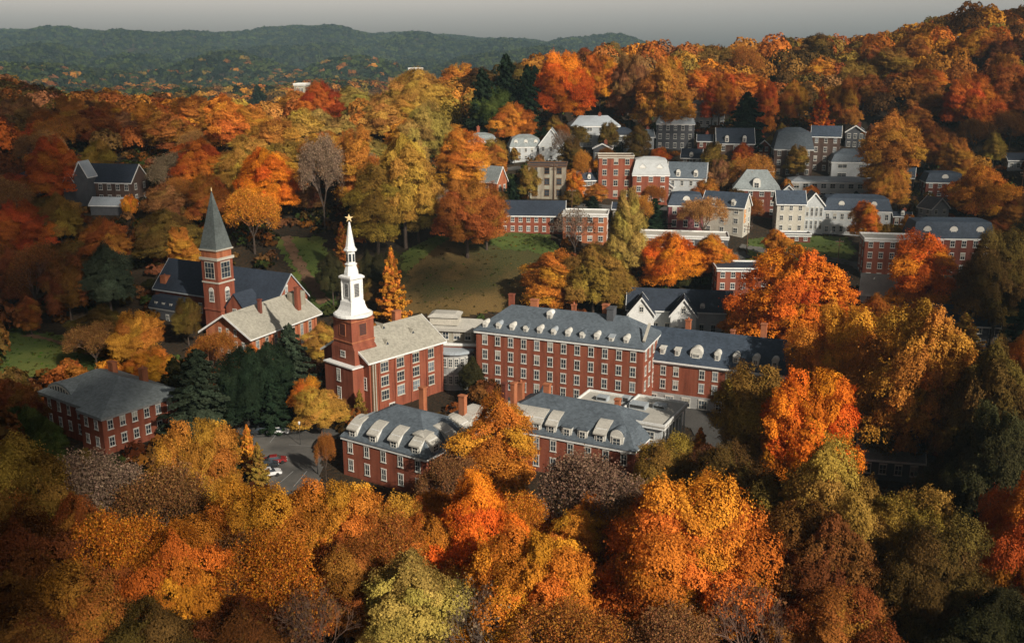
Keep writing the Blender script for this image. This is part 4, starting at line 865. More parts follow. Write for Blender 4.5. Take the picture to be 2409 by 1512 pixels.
def bare_meshes(seed, h=15, Rr=7, levels=5, leaves=5000, size=.3):
    """a leafless tree: trunk and limbs, then thousands of fine twigs carrying a few last leaves"""
    g = random.Random(seed); tv = []; tq = []; m = MB(); ends = []
    def seg(a, b, ra, rb):
        d = np.array(b)-np.array(a); l = np.linalg.norm(d); d = d/max(l, 1e-6); u = np.cross(d, (.3, .2, 1)); u /= np.linalg.norm(u)+1e-9; w = np.cross(d, u); o = len(tv)
        for c, r in ((a, ra), (b, rb)):
            for i in range(3): t = i*2.0944; tv.append(tuple(np.array(c)+r*(math.cos(t)*u+math.sin(t)*w)))
        for i in range(3): j = (i+1) % 3; tq.append((o+i, o+j, o+3+j, o+3+i))
    def grow(p, d, l, r, lev):
        q = p+d*l
        if lev <= 1: m.tube(p, q, r, r*.62, 'bark', 5)
        else: seg(p, q, r, r*.6)
        if lev == levels: ends.append(q); return
        for k in range((6 if lev == 0 else 4 if lev < 4 else 3)):
            a = k*2.4+g.uniform(-.8,.8); tilt = g.uniform(.35,.75); u = np.cross(d, (.31,.2,.93)); u /= np.linalg.norm(u)+1e-9; w = np.cross(d, u)
            nd = d*math.cos(tilt)+(u*math.cos(a)+w*math.sin(a))*math.sin(tilt); nd[2] += .13; nd /= np.linalg.norm(nd)
            grow(q, nd, l*g.uniform(.62,.86)*(1 if lev else 1.0), max(.022, r*.55), lev+1)
    grow(np.array([0.,0.,-1.]), np.array([0.,0.,1.]), 5.0, .42, 0)
    tv_ = np.array(tv); E = np.array(ends); s = Rr/np.percentile(np.hypot(E[:,0],E[:,1]), 97); sz = (h-4)/(np.percentile(E[:,2], 99)-4)
    def sc(A): A = np.array(A, float); A[:, :2] *= s; A[:, 2] = np.where(A[:, 2] > 4, 4+(A[:, 2]-4)*sz, A[:, 2]); return A
    tw = npmesh('twigs', sc(tv_), tq, 'twig')
    m.v = [tuple(p) for p in sc(m.v)]; tr = m.mesh('trunk')
    gg = np.random.default_rng(seed); P = sc(E)[gg.integers(0, len(E), leaves)]+gg.normal(0, .45, (leaves, 3)); v, q = leaf_quads(P, gg.normal(0, 1, (leaves, 3)), size, gg)
    lf = npmesh('crown', v, q, 'leaf', attrs={'var': ('FLOAT', gg.random(len(q))), 'lobe': ('FLOAT', gg.random(len(q)))})
    return tr, tw, lf

PROT = {}                                             # kind -> list of (trunk, crown, twigs or None, half width, height)
PROT['round'] = [(trunk_mesh(i), crown_mesh('crown', 10+i, nl=34+6*i, n=130000, size=.18), None, 8.3, 18) for i in range(4)]
PROT['oval'] = [(trunk_mesh(20+i, 20, .38, 5, 4), crown_mesh('crown', 30+i, 6.4, 3, 20, 36, 95000, .18, 'oval', lob=(.28, .46)), None, 6.6, 20) for i in range(2)]
PROT['vase'] = [(trunk_mesh(25, 17), crown_mesh('crown', 35, 8.6, 5, 17, 44, 95000, .18, 'vase', lob=(.18, .32)), None, 9, 17)]
PROT['spread'] = [(trunk_mesh(27+i, 18, .5, 8, 7), crown_mesh('crown', 46+i, 9.5, 4, 18, 74, 170000, .165, 'round', lob=(.16, .30)), None, 9.8, 18) for i in range(2)]
PROT['cone'] = [(trunk_mesh(40+i, 17, .3, 0, 3, .9), conifer_mesh(50+i, 17, 4.3, 26000, .27, droop=-.08, mat='leaf', ex=.85), None, 4.2, 17) for i in range(2)]
PROT['pine'] = [(trunk_mesh(60+i, 20, .35, 0, 3, .97), conifer_mesh(60+i, droop=.1+.12*i), None, 5.5, 20) for i in range(3)]
PROT['bare'] = []
for i in range(2):
    a_, b_, c_ = bare_meshes(70+i, leaves=34000, size=.16); PROT['bare'].append((a_, c_, b_, 7.3, 15))
PROT['twiggy'] = []
a_, b_, c_ = bare_meshes(75, leaves=700); PROT['twiggy'].append((a_, c_, b_, 7.3, 15))
PROT['far'] = [(trunk_mesh(80+i), crown_mesh('crown', 80+i, nl=30, n=48000, size=.26), None, 8.3, 18) for i in range(4)]
PROT['bush'] = [(trunk_mesh(90, 3, .15, 4, 1.2), crown_mesh('crown', 90, 3, .2, 4, 16, 6000, .3), None, 3.1, 4)]

PAL = {'gold': (.48,.195,.034), 'yellow': (.52,.285,.055), 'olive': (.30,.178,.036), 'olivedark': (.135,.080,.022), 'lime': (.42,.29,.07), 'orange': (.62,.20,.026), 'vivid': (.72,.18,.020),
       'goldorange': (.62,.228,.032), 'red': (.46,.105,.020), 'rust': (.34,.115,.026), 'darkrust': (.16,.058,.018), 'brown': (.26,.115,.045), 'greybrown': (.27,.18,.115), 'purplebrown': (.21,.125,.08),
       'green': (.075,.095,.025), 'pine': (.022,.036,.019), 'bluepine': (.046,.060,.036), 'darkgreen': (.05,.046,.018), 'peach': (.46,.22,.07)}
WORD = {'gold':'golden','yellow':'yellow','olive':'olive yellow','olivedark':'dark olive','lime':'yellow green','orange':'orange','vivid':'vivid orange','goldorange':'golden orange','red':'red','rust':'rusty','darkrust':'dark rust',
        'brown':'brown','greybrown':'grey brown','purplebrown':'purplish brown','green':'green','pine':'dark evergreen','bluepine':'blue green','darkgreen':'dark green','peach':'peach brown'}
KIND = {'round':'round_tree','oval':'tall_tree','vase':'broad_tree','spread':'maple_tree','cone':'conical_tree','pine':'pine_tree','bare':'bare_tree','twiggy':'bare_tree','far':'round_tree','bush':'bush'}
SHAPE = {'round':'round tree','oval':'tall tree','vase':'broad tree','spread':'maple','cone':'conical tree','pine':'conifer','bare':'sparse tree','twiggy':'bare twiggy tree','far':'round tree','bush':'bush'}
TREES = []
def put_tree(x, y, z, width, height, kind, col, label=None, jit=.12, group=None):
    pr = PROT[kind][rnd.randrange(len(PROT[kind]))]; tr, cr, tw, hw, hh_ = pr
    s = width/2/hw; sz = height/hh_
    T = thing(KIND[kind], label, 'bush' if kind == 'bush' else 'tree', (x, y, z), rnd.uniform(0, 6.28), group)
    o = link('trunk', tr, T); o.scale = (s, s, sz); o.color = (.07,.05,.04,1)
    c = PAL[col]; f = rnd.uniform(1-jit, 1+jit); c = (c[0]*f, c[1]*f*rnd.uniform(1-jit, 1+jit), c[2], 1)
    if kind == 'twiggy': c = (c[0]*.7, c[1]*.7, c[2]*.7, 1)
    o = link('crown', cr, T); o.scale = (s, s, sz); o.color = c
    if tw: o = link('twigs', tw, T); o.scale = (s, s, sz); g_ = .6; o.color = (c[0]*g_+.05, c[1]*g_+.045, c[2]*g_+.045, 1)
    TREES.append((x, y, width, T)); return T
HAND = []
def tree(cx, top, w, h, col, kind, label):
    """a tree seen with its top at (cx, top), w wide and h tall in the picture, standing on the ground"""
    if top > 1060: w *= 1.14
    gx_, gy_, gz_ = ground(cx, top+h)
    if top+h > 1560:                                  # roots far below the frame: flat ground
        gx_, gy_, _ = at_z(cx, top+h, 0); gz_ = gz(gx_, gy_)
    tp = at(cx, top, gy_); 
    d = math.hypot(gy_, CAMZ-gz_); Hh = tp[2]-gz_; wid = w*gy_/F/ (cp + (CY-(top+h*.4))/F*sp_)
    put_tree(gx_, gy_, gz_, wid, max(1.2, Hh), kind, col, label, .04)
    HAND.append((cx, top, w, h, gy_))
for a in [
 # foreground
 (60,1078,340,345,'olive','spread','olive yellow maple cut by the left margin, in front of the hip roofed hall'),
 (255,1085,240,270,'greybrown','bare','grey brown thinly leaved tree below the hip roofed hall'),
 (375,1120,240,280,'brown','bare','brown thinly leaved tree close left of the big gold tree by the car park'),
 (485,1008,250,300,'gold','spread','big gold tree with spiky top beside the car park'),
 (208,1182,130,280,'rust','oval','rusty narrow tree below the grey brown bare tree at lower left'),
 (95,1235,260,330,'darkrust','round','dark rust tree low at the left margin'),
 (300,1225,220,300,'orange','bare','thin orange tree between two dense ones at lower left'),
 (445,1262,220,330,'orange','round','rusty orange pointed crown standing out at lower left'),
 (255,1360,250,280,'rust','round','rusty tree near the bottom, left of the pointed orange crown'),
 (100,1440,280,260,'darkrust','round','dark rust tree in the bottom left corner'),
 (390,1430,260,260,'olivedark','round','dark olive tree at the bottom under the pointed orange crown'),
 (610,1165,290,300,'goldorange','spread','golden orange maple just below the car park'),
 (790,1150,270,290,'goldorange','spread','golden orange maple below the front mansard hall'),
 (905,1195,170,240,'gold','round','golden tree under the right corner of the front mansard hall'),
 (650,1300,260,280,'orange','bare','orange thin tree in front of the golden orange maples'),
 (820,1290,200,260,'rust','round','rusty tree shaded behind the yellow green tree'),
 (580,1440,240,240,'darkrust','round','dark rust tree at the bottom edge left of centre'),
 (745,1385,220,270,'brown','twiggy','bare brown tree at the bottom left of the yellow green tree'),
 (1180,952,185,260,'goldorange','oval','tall golden orange tree between the two front halls'),
 (1130,1145,240,290,'vivid','spread','vivid orange maple in front of the tall golden orange tree'),
 (1362,1188,170,230,'goldorange','round','golden orange tree between the vivid maple and the huge orange one'),
 (1250,1270,300,320,'orange','spread','broad orange maple low in the centre'),
 (1060,1075,130,190,'brown','bare','brown thin tree against the right end of the front mansard hall'),
 (1395,1080,270,270,'purplebrown','bare','purplish brown bare tree in front of the long mansard hall'),
 (1010,1230,160,220,'goldorange','round','golden orange tree in the gap left of the vivid orange maple'),
 (1605,1155,345,380,'orange','spread','huge orange maple at the bottom right of centre'),
 (965,1325,215,300,'lime','oval','yellow green tree alone at the bottom centre'),
 (1130,1370,200,260,'greybrown','twiggy','bare grey tree at the bottom right of the yellow green tree'),
 (1340,1440,260,260,'rust','bare','rusty thin tree at the bottom edge right of centre'),
 (1555,1040,150,190,'olive','round','olive tree under the pale corner of the long mansard hall'),
 (1642,1005,80,130,'goldorange','cone','small bright gold conical tree by the long mansard hall'),
 (1765,872,195,280,'olive','oval','olive yellow tree hiding the end of the navy roofed range'),
 (1885,892,280,330,'vivid','spread','great vivid orange maple right of the olive tree'),
 (1695,1060,190,230,'olivedark','round','dark olive tree between the gold conical tree and the vivid maple'),
 (1925,1072,270,370,'olive','spread','great olive yellow maple in front of the slate roofed house'),
 (1895,1215,290,330,'darkrust','spread','dark rust maple right of the huge orange maple'),
 (2170,1240,200,320,'olivedark','round','dark olive tree at lower right against the black gap'),
 (2370,1145,220,370,'red','spread','dark red maple at the lower right margin'),
 (1760,1385,230,260,'brown','twiggy','bare brown tree at the bottom below the dark rust maple'),
 (1960,1400,230,260,'rust','round','rusty tree at the bottom edge right of the dark rust maple'),
 (1560,1455,240,260,'brown','bare','brown thin tree at the bottom under the huge orange maple'),
 (2300,1420,240,260,'darkgreen','round','dark green tree in the bottom right corner'),
 (1960,742,230,290,'goldorange','spread','golden maple at the left of the great tree mass'),
 (2135,742,310,380,'gold','spread','great gold tree, crest of the mass at right'),
 (2300,830,240,380,'olivedark','spread','dark olive tree right of the great gold tree'),
 (2390,800,120,230,'orange','round','orange tree at the right margin beside the great tree mass'),
 (2085,890,220,200,'olivedark','round','dark olive lower boughed tree under the great gold tree'),
 (2310,985,240,340,'darkgreen','spread','dark green tree deep in the shade at right'),
 (2245,1060,150,230,'darkgreen','round','dark green tree right of the slate roofed house'),
 (2050,705,130,150,'goldorange','round','golden orange tree just below the metal roofed house'),
 (1860,600,300,250,'vivid','spread','big spreading orange maple in the centre right of the town'),
 (1745,705,120,110,'orange','round','small orange crown at lower left of the spreading maple'),
 (1830,720,150,120,'orange','round','orange crown under the spreading maple behind the navy roofed range'),
 (1945,690,120,120,'orange','round','orange crown at lower right of the spreading maple'),
 (2152,558,150,200,'vivid','oval','tall red orange maple before the navy mansard house'),
 (2330,560,190,260,'olivedark','spread','big dark olive tree shading the navy mansard house'),
 (2395,540,120,230,'darkgreen','round','dark green tree at the right margin behind the dark olive one'),
 (2390,700,110,200,'pine','pine','dark conifer at the right margin over the navy roofed building'),
 (2260,735,100,110,'yellow','cone','small yellow conical tree before the long dark navy roof'),
 (2290,400,170,160,'goldorange','vase','golden orange tree right of the small brick house'),
 (2360,450,90,110,'rust','round','rusty tree behind the golden orange one at far right'),
 (2085,275,130,220,'gold','oval','tall golden tree rising right of the village'),
 (2075,400,90,110,'gold','round','golden lower tree at the foot of the tall golden one'),
 (2028,480,72,100,'orange','round','small orange tree before the long white house'),
 (2190,300,60,110,'rust','oval','narrow rusty tree in the shade right of the tall golden tree'),
 (2242,330,70,110,'gold','oval','narrow golden tree right of the rusty one by the dark woods'),
 (2340,520,90,70,'rust','round','small rusty crown above the navy mansard house'),
 (1205,250,92,105,'goldorange','round','small round golden orange tree before the dark evergreens'),
 (1303,600,135,140,'goldorange','oval','bright golden orange tree behind the long brick range'),
 (1395,585,140,170,'olive','round','olive gold tree right of the bright golden orange one'),
 (1470,458,80,220,'lime','oval','tall narrow yellow green tree before the village terrace'),
 (1440,620,110,130,'olive','round','olive tree below the tall narrow yellow green one'),
 (1352,490,110,130,'greybrown','twiggy','grey bare tree in front of the white roofed building'),
 (1325,305,80,100,'greybrown','twiggy','round bare grey tree among the pale upper houses'),
 (1355,410,38,70,'orange','oval','narrow orange tree beside the tan stone block'),
 (1570,555,125,140,'vivid','round','orange tree in front of the flat roofed pavilion'),
 (1672,558,95,110,'orange','round','golden orange tree at the right end of the flat roofed pavilion'),
 (1598,620,60,70,'darkgreen','round','dark green tree under the orange tree by the pavilion'),
 (1652,470,110,100,'peach','bare','peach brown tree before the navy mansard house in the village'),
 (1495,465,80,90,'gold','bare','sparse golden tree before the red brick terrace'),
 (1438,362,70,60,'orange','round','orange tree against the flat roofed terrace house'),
 (1550,350,46,44,'vivid','round','small bright orange tree on the roofline of the terrace'),
 (1675,340,60,90,'olive','oval','olive tree left of the twin dormer brown house'),
 (1765,370,100,110,'gold','bare','sparse gold tree above the ornate red brick house'),
 (1745,340,44,60,'red','round','small deep red tree before the twin dormer brown house'),
 (1705,405,44,42,'gold','round','small round gold bush by the white terrace end gable'),
 (1870,345,46,80,'olive','oval','olive tree before the dark brick house'),
 (1722,480,60,60,'vivid','bush','orange bush beside the ornate red brick house'),
 (1822,545,70,80,'goldorange','vase','small golden orange tree on the village lawn'),
 (1500,300,56,90,'olivedark','oval','olive tree between the upper grey houses'),
 (1305,275,34,60,'olive','oval','small olive tree above the long pale mansard house'),
 (1165,330,60,70,'olive','round','olive tree between stone house and long pale mansard house'),
 (1168,345,60,80,'gold','oval','golden tree just right of the grey stone house'),
 (1345,330,60,90,'olivedark','oval','dark olive tree right of the round bare tree'),
 (1370,360,60,90,'gold','bare','thin golden tree above the tan stone block'),
 (1100,435,150,175,'rust','spread','dense rust brown tree at the top of the mown slope'),
 (1145,440,90,150,'rust','oval','rusty tree adjoining the dense rust brown one'),
 (1085,312,105,170,'goldorange','oval','golden orange tree beside the red gable house'),
 (1205,420,50,80,'pine','pine','small dark conifer beside the tan stone block'),
 (1180,455,40,70,'olivedark','round','dark bush left of the small conifer in the village'),
 (955,335,170,250,'yellow','spread','great sunlit yellow tree above the mown slope'),
 (1005,250,110,170,'lime','round','yellow green tree behind the great sunlit yellow tree'),
 (890,400,130,200,'olive','oval','olive tree left of the great sunlit yellow tree'),
 (985,430,90,140,'lime','oval','yellow green tree at the foot of the great yellow one'),
 (845,312,105,210,'gold','oval','tall golden tree left of the olive one, below the yellow crest'),
 (765,330,110,220,'greybrown','bare','grey brown bare tree in the middle of the wooded hillside'),
 (925,582,84,190,'goldorange','cone','conical golden orange larch on the mown slope'),
 (808,522,58,130,'rust','cone','conical orange larch right behind the white steeple'),
 (785,600,60,120,'darkgreen','round','dark green tree left of the white steeple'),
 (868,600,50,120,'darkgreen','round','dark green tree right of the white steeple'),
 (632,362,150,180,'vivid','spread','bright orange red maple above the pale roofed hall'),
 (570,355,100,150,'yellow','round','yellow tree left of the bright orange red maple'),
 (600,450,140,150,'goldorange','bare','thin golden orange tree below the bright orange red maple'),
 (480,332,110,140,'red','round','red tree left of the yellow one on the hillside'),
 (500,420,90,130,'rust','round','rusty tree beside the tip of the slate spire'),
 (135,330,105,160,'red','oval','red orange tree left of the gothic house'),
 (245,335,90,110,'olive','round','olive tree right behind the gothic house gable'),
 (62,482,125,150,'red','round','deep red tree at the left margin below the arched dark house'),
 (150,465,105,130,'olive','round','olive tree between the deep red tree and the open shed'),
 (310,460,36,50,'orange','bush','round orange bush at the corner of the open shed'),
 (255,522,120,130,'rust','round','rusty tree above the blue green pine at left'),
 (395,500,130,130,'olivedark','round','dark olive tree left of the slate spire'),
 (430,540,70,100,'gold','oval','dull gold tree close left of the slate spire'),
 (90,580,130,170,'darkrust','bare','dark rust thin tree left of the blue green pine'),
 (265,585,120,170,'bluepine','round','round blue green tree left of the spired church'),
 (170,610,90,160,'darkrust','round','dark rust tree left of the round blue green tree'),
 (75,700,60,90,'rust','oval','small rusty tree above the dark left lawn'),
 (30,590,110,160,'darkrust','round','dark rust tree at the left margin over the lawn'),
 (330,738,112,140,'gold','round','round gold tree in front of the spired church left wing'),
 (362,828,90,95,'goldorange','round','golden orange bush tree behind the hip roofed hall'),
 (445,705,62,110,'olivedark','round','dark olive tree before the left wing of the spired church'),
 (505,785,120,110,'rust','bare','rusty thin tree at the front of the pale roofed hall'),
 (600,815,60,80,'orange','round','orange tree at the near corner of the pale roofed hall'),
 (480,820,170,220,'bluepine','pine','big blue green pine between hip roofed hall and pale roofed hall'),
 (585,825,130,190,'pine','round','dark evergreen just right of the big blue green pine'),
 (690,762,125,200,'bluepine','pine','tall pine between pale roofed hall and steeple hall'),
 (635,815,110,170,'pine','oval','dark evergreen behind the car park lane, left of the tall pine'),
 (420,840,90,150,'darkgreen','pine','dark pine at the left shoulder of the big blue green one'),
 (645,890,90,130,'pine','pine','small dark pine in front of its row by the lane'),
 (760,765,70,90,'yellow','oval','yellow tree behind the front gable of the steeple hall'),
 (722,895,66,100,'orange','round','small orange tree left of the gold tree below the steeple tower'),
 (757,922,106,100,'yellow','round','gold tree below the steeple tower'),
 (848,916,40,75,'olive','cone','small olive conical tree at the foot of the steeple hall'),
 (588,998,56,120,'goldorange','cone','slim golden orange tree right of the big gold tree'),
 (612,1040,60,110,'olive','cone','olive conical tree between big gold tree and parked cars'),
 (768,1022,48,110,'rust','bare','rusty thin tree at the left corner of the front mansard hall'),
 (128,992,84,140,'green','oval','green tree before the left wall of the hip roofed hall'),
 (50,905,130,150,'darkrust','round','dark rust tree left of the hip roofed hall'),
 (70,960,110,130,'green','round','dark green tree low left of the hip roofed hall'),
 (165,850,110,60,'rust','bush','rusty bush behind the left of the hip roofed hall'),
 (270,848,70,50,'goldorange','bush','gold bush behind the hip roofed hall'),
 (35,870,90,70,'olivedark','bush','olive bush at the left margin below the lawn'),
 (1110,850,60,90,'darkgreen','round','dark green tree in front of the round link bay'),
 (1150,895,80,60,'darkrust','bush','dark bush at the left foot of the long range'),
 (1312,880,44,60,'darkgreen','oval','dark green tree against the long range wall'),
 (978,168,120,130,'yellow','round','yellow tree before the tiny white roof beyond the crest'),
 (905,600,90,120,'darkgreen','round','dark green tree right of the conical larch bank top'),
 (870,660,70,90,'olivedark','round','dark olive tree at the left foot of the mown slope'),
 (545,1290,200,260,'brown','bare','brown thin tree between pointed orange crown and golden orange maple'),
 (180,1110,160,240,'brown','bare','brown thin tree between olive yellow maple and grey brown tree'),
 (1240,1180,140,220,'orange','bare','orange thin tree right of the vivid orange maple'),
 (1480,1190,160,240,'brown','bare','brown thin tree left of the huge orange maple crown'),
 (1490,1300,150,230,'rust','round','rusty tree under the left flank of the huge orange maple'),
 (1800,1130,180,260,'olivedark','round','dark olive tree below the great vivid maple'),
 (920,1240,170,240,'rust','bare','rusty thin tree behind the yellow green tree'),
 (1700,1290,190,240,'rust','bare','rusty thin tree right of the huge orange maple'),
 (2120,1165,190,280,'olive','round','round olive tree in front of the lower right slate roof'),
 (30,1180,180,300,'rust','bare','rusty thin tree at the left margin'),
 (1135,160,90,190,'pine','pine','dark evergreen first on the left of the hilltop evergreens'),
 (1190,125,90,200,'pine','pine','dark evergreen highest of the hilltop group'),
 (1240,150,80,180,'pine','pine','dark evergreen at the right of the hilltop group'),
 (1165,215,110,130,'green','round','dull green tree amid the hilltop evergreens'),
 (1120,255,70,90,'pine','pine','low dark evergreen below the hilltop group'),
 (1215,215,70,110,'pine','pine','dark evergreen above the small round golden orange tree'),
 (1320,135,140,180,'vivid','spread','orange red maple at the top of the village woods'),
 (1410,135,90,130,'orange','round','orange tree right of the orange red maple on the crest'),
 (1560,150,150,190,'gold','spread','tall golden tree above the Victorian house'),
 (1480,140,100,170,'brown','spread','brownish tree between golden and orange crest trees'),
 (1750,215,110,150,'pine','pine','dark evergreen behind the twin dormer brown house'),
 (1690,180,80,130,'red','round','red tree above the arched gable of the village top'),
 (1790,195,60,150,'red','oval','dusky red tree right of the dark evergreen'),
 (1925,205,66,130,'vivid','cone','flame orange conical tree above the blue roofed house'),
 (1985,190,80,140,'gold','round','golden tree right of the flame orange conical one'),
 (1858,195,70,110,'gold','round','golden topped tree left of the flame orange one'),
 (610,200,60,90,'pine','pine','small dark evergreen on the left hill crest'),
 (755,200,90,120,'red','round','orange red tree beside the small stone building on the crest'),
 (2350,140,160,170,'rust','spread','rusty maple in the far right woods'),
 (2270,180,120,150,'red','round','red tree in the far right woods'),
]: tree(*a)
for cx_, top_, w_, h_ in ((400,700,1,1),): pass

# protected parts of the picture: nothing grown at random may stand in front of these
PROT_RECT = [(300,600,760,880),(740,515,1130,980),(1115,700,1860,940),(95,860,420,1075),(800,930,1120,1170),(1190,920,1610,1110),(570,1000,790,1160),(1090,262,2060,600),(1170,470,1440,570),
             (2005,490,2330,830),(1462,680,1730,790),(870,540,1300,760),(1740,540,2020,625),(170,350,350,500),(0,780,170,850),(2160,395,2260,530),(1985,1036,2160,1110),(660,560,770,720),(485,440,560,640),(2330,330,2409,560)]
def blocked(px, pt, pw, ph, Y):
    for (x0, y0, x1, y1) in PROT_RECT:
        if px+pw*.42 > x0 and px-pw*.42 < x1 and pt+ph > y0 and pt < y1-8:
            if pt+ph > y1-30 or (pt+ph) > y0+25: return True
    return False
ZONES = [ # picture position -> palette of the auto grown woods
 (60,180,['rust','olivedark','darkrust','brown']),(60,330,['rust','darkrust','red','olivedark','brown']),(60,700,['darkrust','rust','brown','olivedark']),(300,230,['gold','rust','brown','olive','rust']),(330,290,['red','orange','rust','brown','rust']),
 (300,640,['olivedark','brown','darkgreen','darkrust']),(480,230,['gold','orange','rust','goldorange']),(620,260,['yellow','gold','olive','gold']),(800,230,['yellow','olive','gold','lime']),(1000,190,['yellow','gold','olive','goldorange']),
 (680,480,['greybrown','olive','gold','brown']),(420,430,['rust','greybrown','brown','orange']),(900,470,['olive','yellow','greybrown']),(1350,120,['orange','gold','rust','brown','olive']),(1500,170,['gold','goldorange','brown','orange']),
 (1700,110,['orange','rust','gold','olive']),(1850,130,['olive','olivedark','rust','goldorange']),(2000,190,['gold','olive','rust','brown']),(2150,120,['rust','olive','gold','goldorange']),(2350,60,['rust','olive','goldorange','darkrust']),
 (2250,250,['rust','darkrust','olivedark','goldorange']),(2350,300,['darkrust','darkgreen','rust']),(1250,200,['pine','olivedark','gold']),(1600,260,['olivedark','brown','rust']),(2200,900,['olivedark','darkgreen','olive']),(2400,1200,['darkrust','darkgreen']),
 (1200,1400,['rust','brown','goldorange','olivedark']),(300,1400,['darkrust','rust','olivedark']),(1800,1400,['darkrust','brown','rust']),(2150,650,['olivedark','rust']),(600,700,['darkgreen','pine','brown'])]
def zone(px, py):
    z = min(ZONES, key=lambda q: (q[0]-px)**2+((q[1]-py)*1.6)**2); return rnd.choice(z[2])
AUTO = []
placed = [(t[0], t[1], t[2]) for t in TREES]
BPOS = [(W_,16),(S_,24),(T_,17),(L_,15),(A_,17),(B_,20),(C1,21),(C2,19),(K_,11)]
SOLID = [(o.location.x, o.location.y, r) for o, r in BPOS]+[(t.location.x, t.location.y, max(L, Wd)*.5+1) for t, b_, L, Wd, H_, r_, Y_ in hs]
def clear(x, y, r, f=.40):
    for a, b_, w in placed:
        if (a-x)**2+(b_-y)**2 < (f*(w+2*r))**2: return False
    for a, b_, w in SOLID:
        if (a-x)**2+(b_-y)**2 < (w+r*.6)**2: return False
    return True
cand = [(rnd.uniform(-1, 1), rnd.random()) for _ in range(34000)]
for q, t in cand:
    Y = 96+(640-96)*math.sqrt(t); X = q*.60*Y
    if len(AUTO) >= 430: break
    w = rnd.uniform(10.5, 19.5)
    if not clear(X, Y, w/2): continue
    z = gz(X, Y); h = w*rnd.uniform(.85, 1.15); px, pb = proj(X, Y, z); _, pt = proj(X, Y, z+h); pw = w*F/Y
    if px < -80 or px > 2490 or pt > 1530: continue
    if blocked(px, pt, pw, pb-pt, Y): continue
    bad = False
    for cx_, tp_, w_, h_, Y_ in HAND:                  # leave the hand placed crowns in sight
        if Y < Y_-2 and abs(px-cx_) < (pw+w_)*.30 and pt < tp_+h_*.42 and pb > tp_: bad = True; break
    if bad: continue
    if Y > 560 and px < 1250: continue
    placed.append((X, Y, w)); AUTO.append((X, Y, z, w, h, px, pt, pw))
AUTO.sort(key=lambda a: -a[7]*(1 if 0 < a[5] < 2409 else .3))
VIL = []
for _ in range(6000):
    if len(VIL) >= 46: break
    px = rnd.uniform(1110, 2340); py = rnd.uniform(330, 650); X, Y, z = ground(px, py)
    if Y > 440 or 1730 < px < 2010 and py > 545 or px < 1440 and py > 540: continue
    w = rnd.uniform(4, 8.5)
    if any((a-X)**2+(b_-Y)**2 < (r*.78+w*.3)**2 for a, b_, r in SOLID) or any((a-X)**2+(b_-Y)**2 < (.42*(ww_+w))**2 for a, b_, ww_ in placed): continue
    h = w*rnd.uniform(1.0, 1.7); pt = proj(X, Y, z+h)[1]; placed.append((X, Y, w)); VIL.append((X, Y, z, w, h, px, pt, w*F/Y))
auto_ind, auto_mass = AUTO[:112], AUTO[112:]
print('hand', len(TREES), 'auto', len(AUTO))
recs = []
for X, Y, z, w, h, px, pt, pw in auto_ind+VIL:
    col = zone(px, pt)
    if w < 9: col = rnd.choice(['olivedark','olivedark','rust','gold','goldorange','olive','pine','brown'])
    if col == 'pine': kind = 'pine'; w *= .6 if w > 9 else 1; h *= 1.1
    elif col in ('greybrown',) or (col in ('brown','darkrust','rust') and rnd.random() < .35): kind = 'bare'
    elif pw > 110: kind = rnd.choice(['round','spread','oval'])
    else: kind = rnd.choice(['far','far','far','oval'])
    T = put_tree(X, Y, z, w*1.08, h, kind, col, None, .14); recs.append((T, col, kind, px, pt, pw))
REG = [('at the far left of the hillside', lambda x, y: x < 240 and y < 470),('on the left hillside crest', lambda x, y: x < 700 and y < 260),('among the village houses', lambda x, y: 1110 < x < 2340 and 300 < y < 650), ('on the hillside above the spired church', lambda x, y: x < 700 and y < 520),
       ('on the yellow hill behind the white steeple', lambda x, y: x < 1110 and y < 520),('on the crest above the village', lambda x, y: x < 1750 and y < 330),('on the right ridge against the sky', lambda x, y: y < 140),
       ('in the woods right of the village', lambda x, y: x >= 1750 and y < 520),('in the dark left side woods', lambda x, y: x < 420 and y < 1000),('among the town buildings', lambda x, y: x < 1950 and y < 1050),('in the shaded woods at right', lambda x, y: x >= 1950),('in the foreground woods', lambda x, y: True)]
ORD = ['first','second','third','fourth','fifth','sixth','seventh','eighth','ninth','tenth','eleventh','twelfth','thirteenth','fourteenth','fifteenth','sixteenth','seventeenth','eighteenth','nineteenth','twentieth']
grp = {}
for r in recs:
    reg = next(n for n, f in REG if f(r[3], r[4])); grp.setdefault((reg, WORD[r[1]], SHAPE[r[2]]), []).append(r)
for (reg, w_, s_), L_s in grp.items():
    L_s.sort(key=lambda r: r[3])
    for i, r in enumerate(L_s):
        T = r[0]; T['group'] = 'trees '+reg
        T['label'] = f'{w_} {s_} {reg}' if len(L_s) == 1 else f'{ORD[i]} {w_} {s_} from the left {reg}'

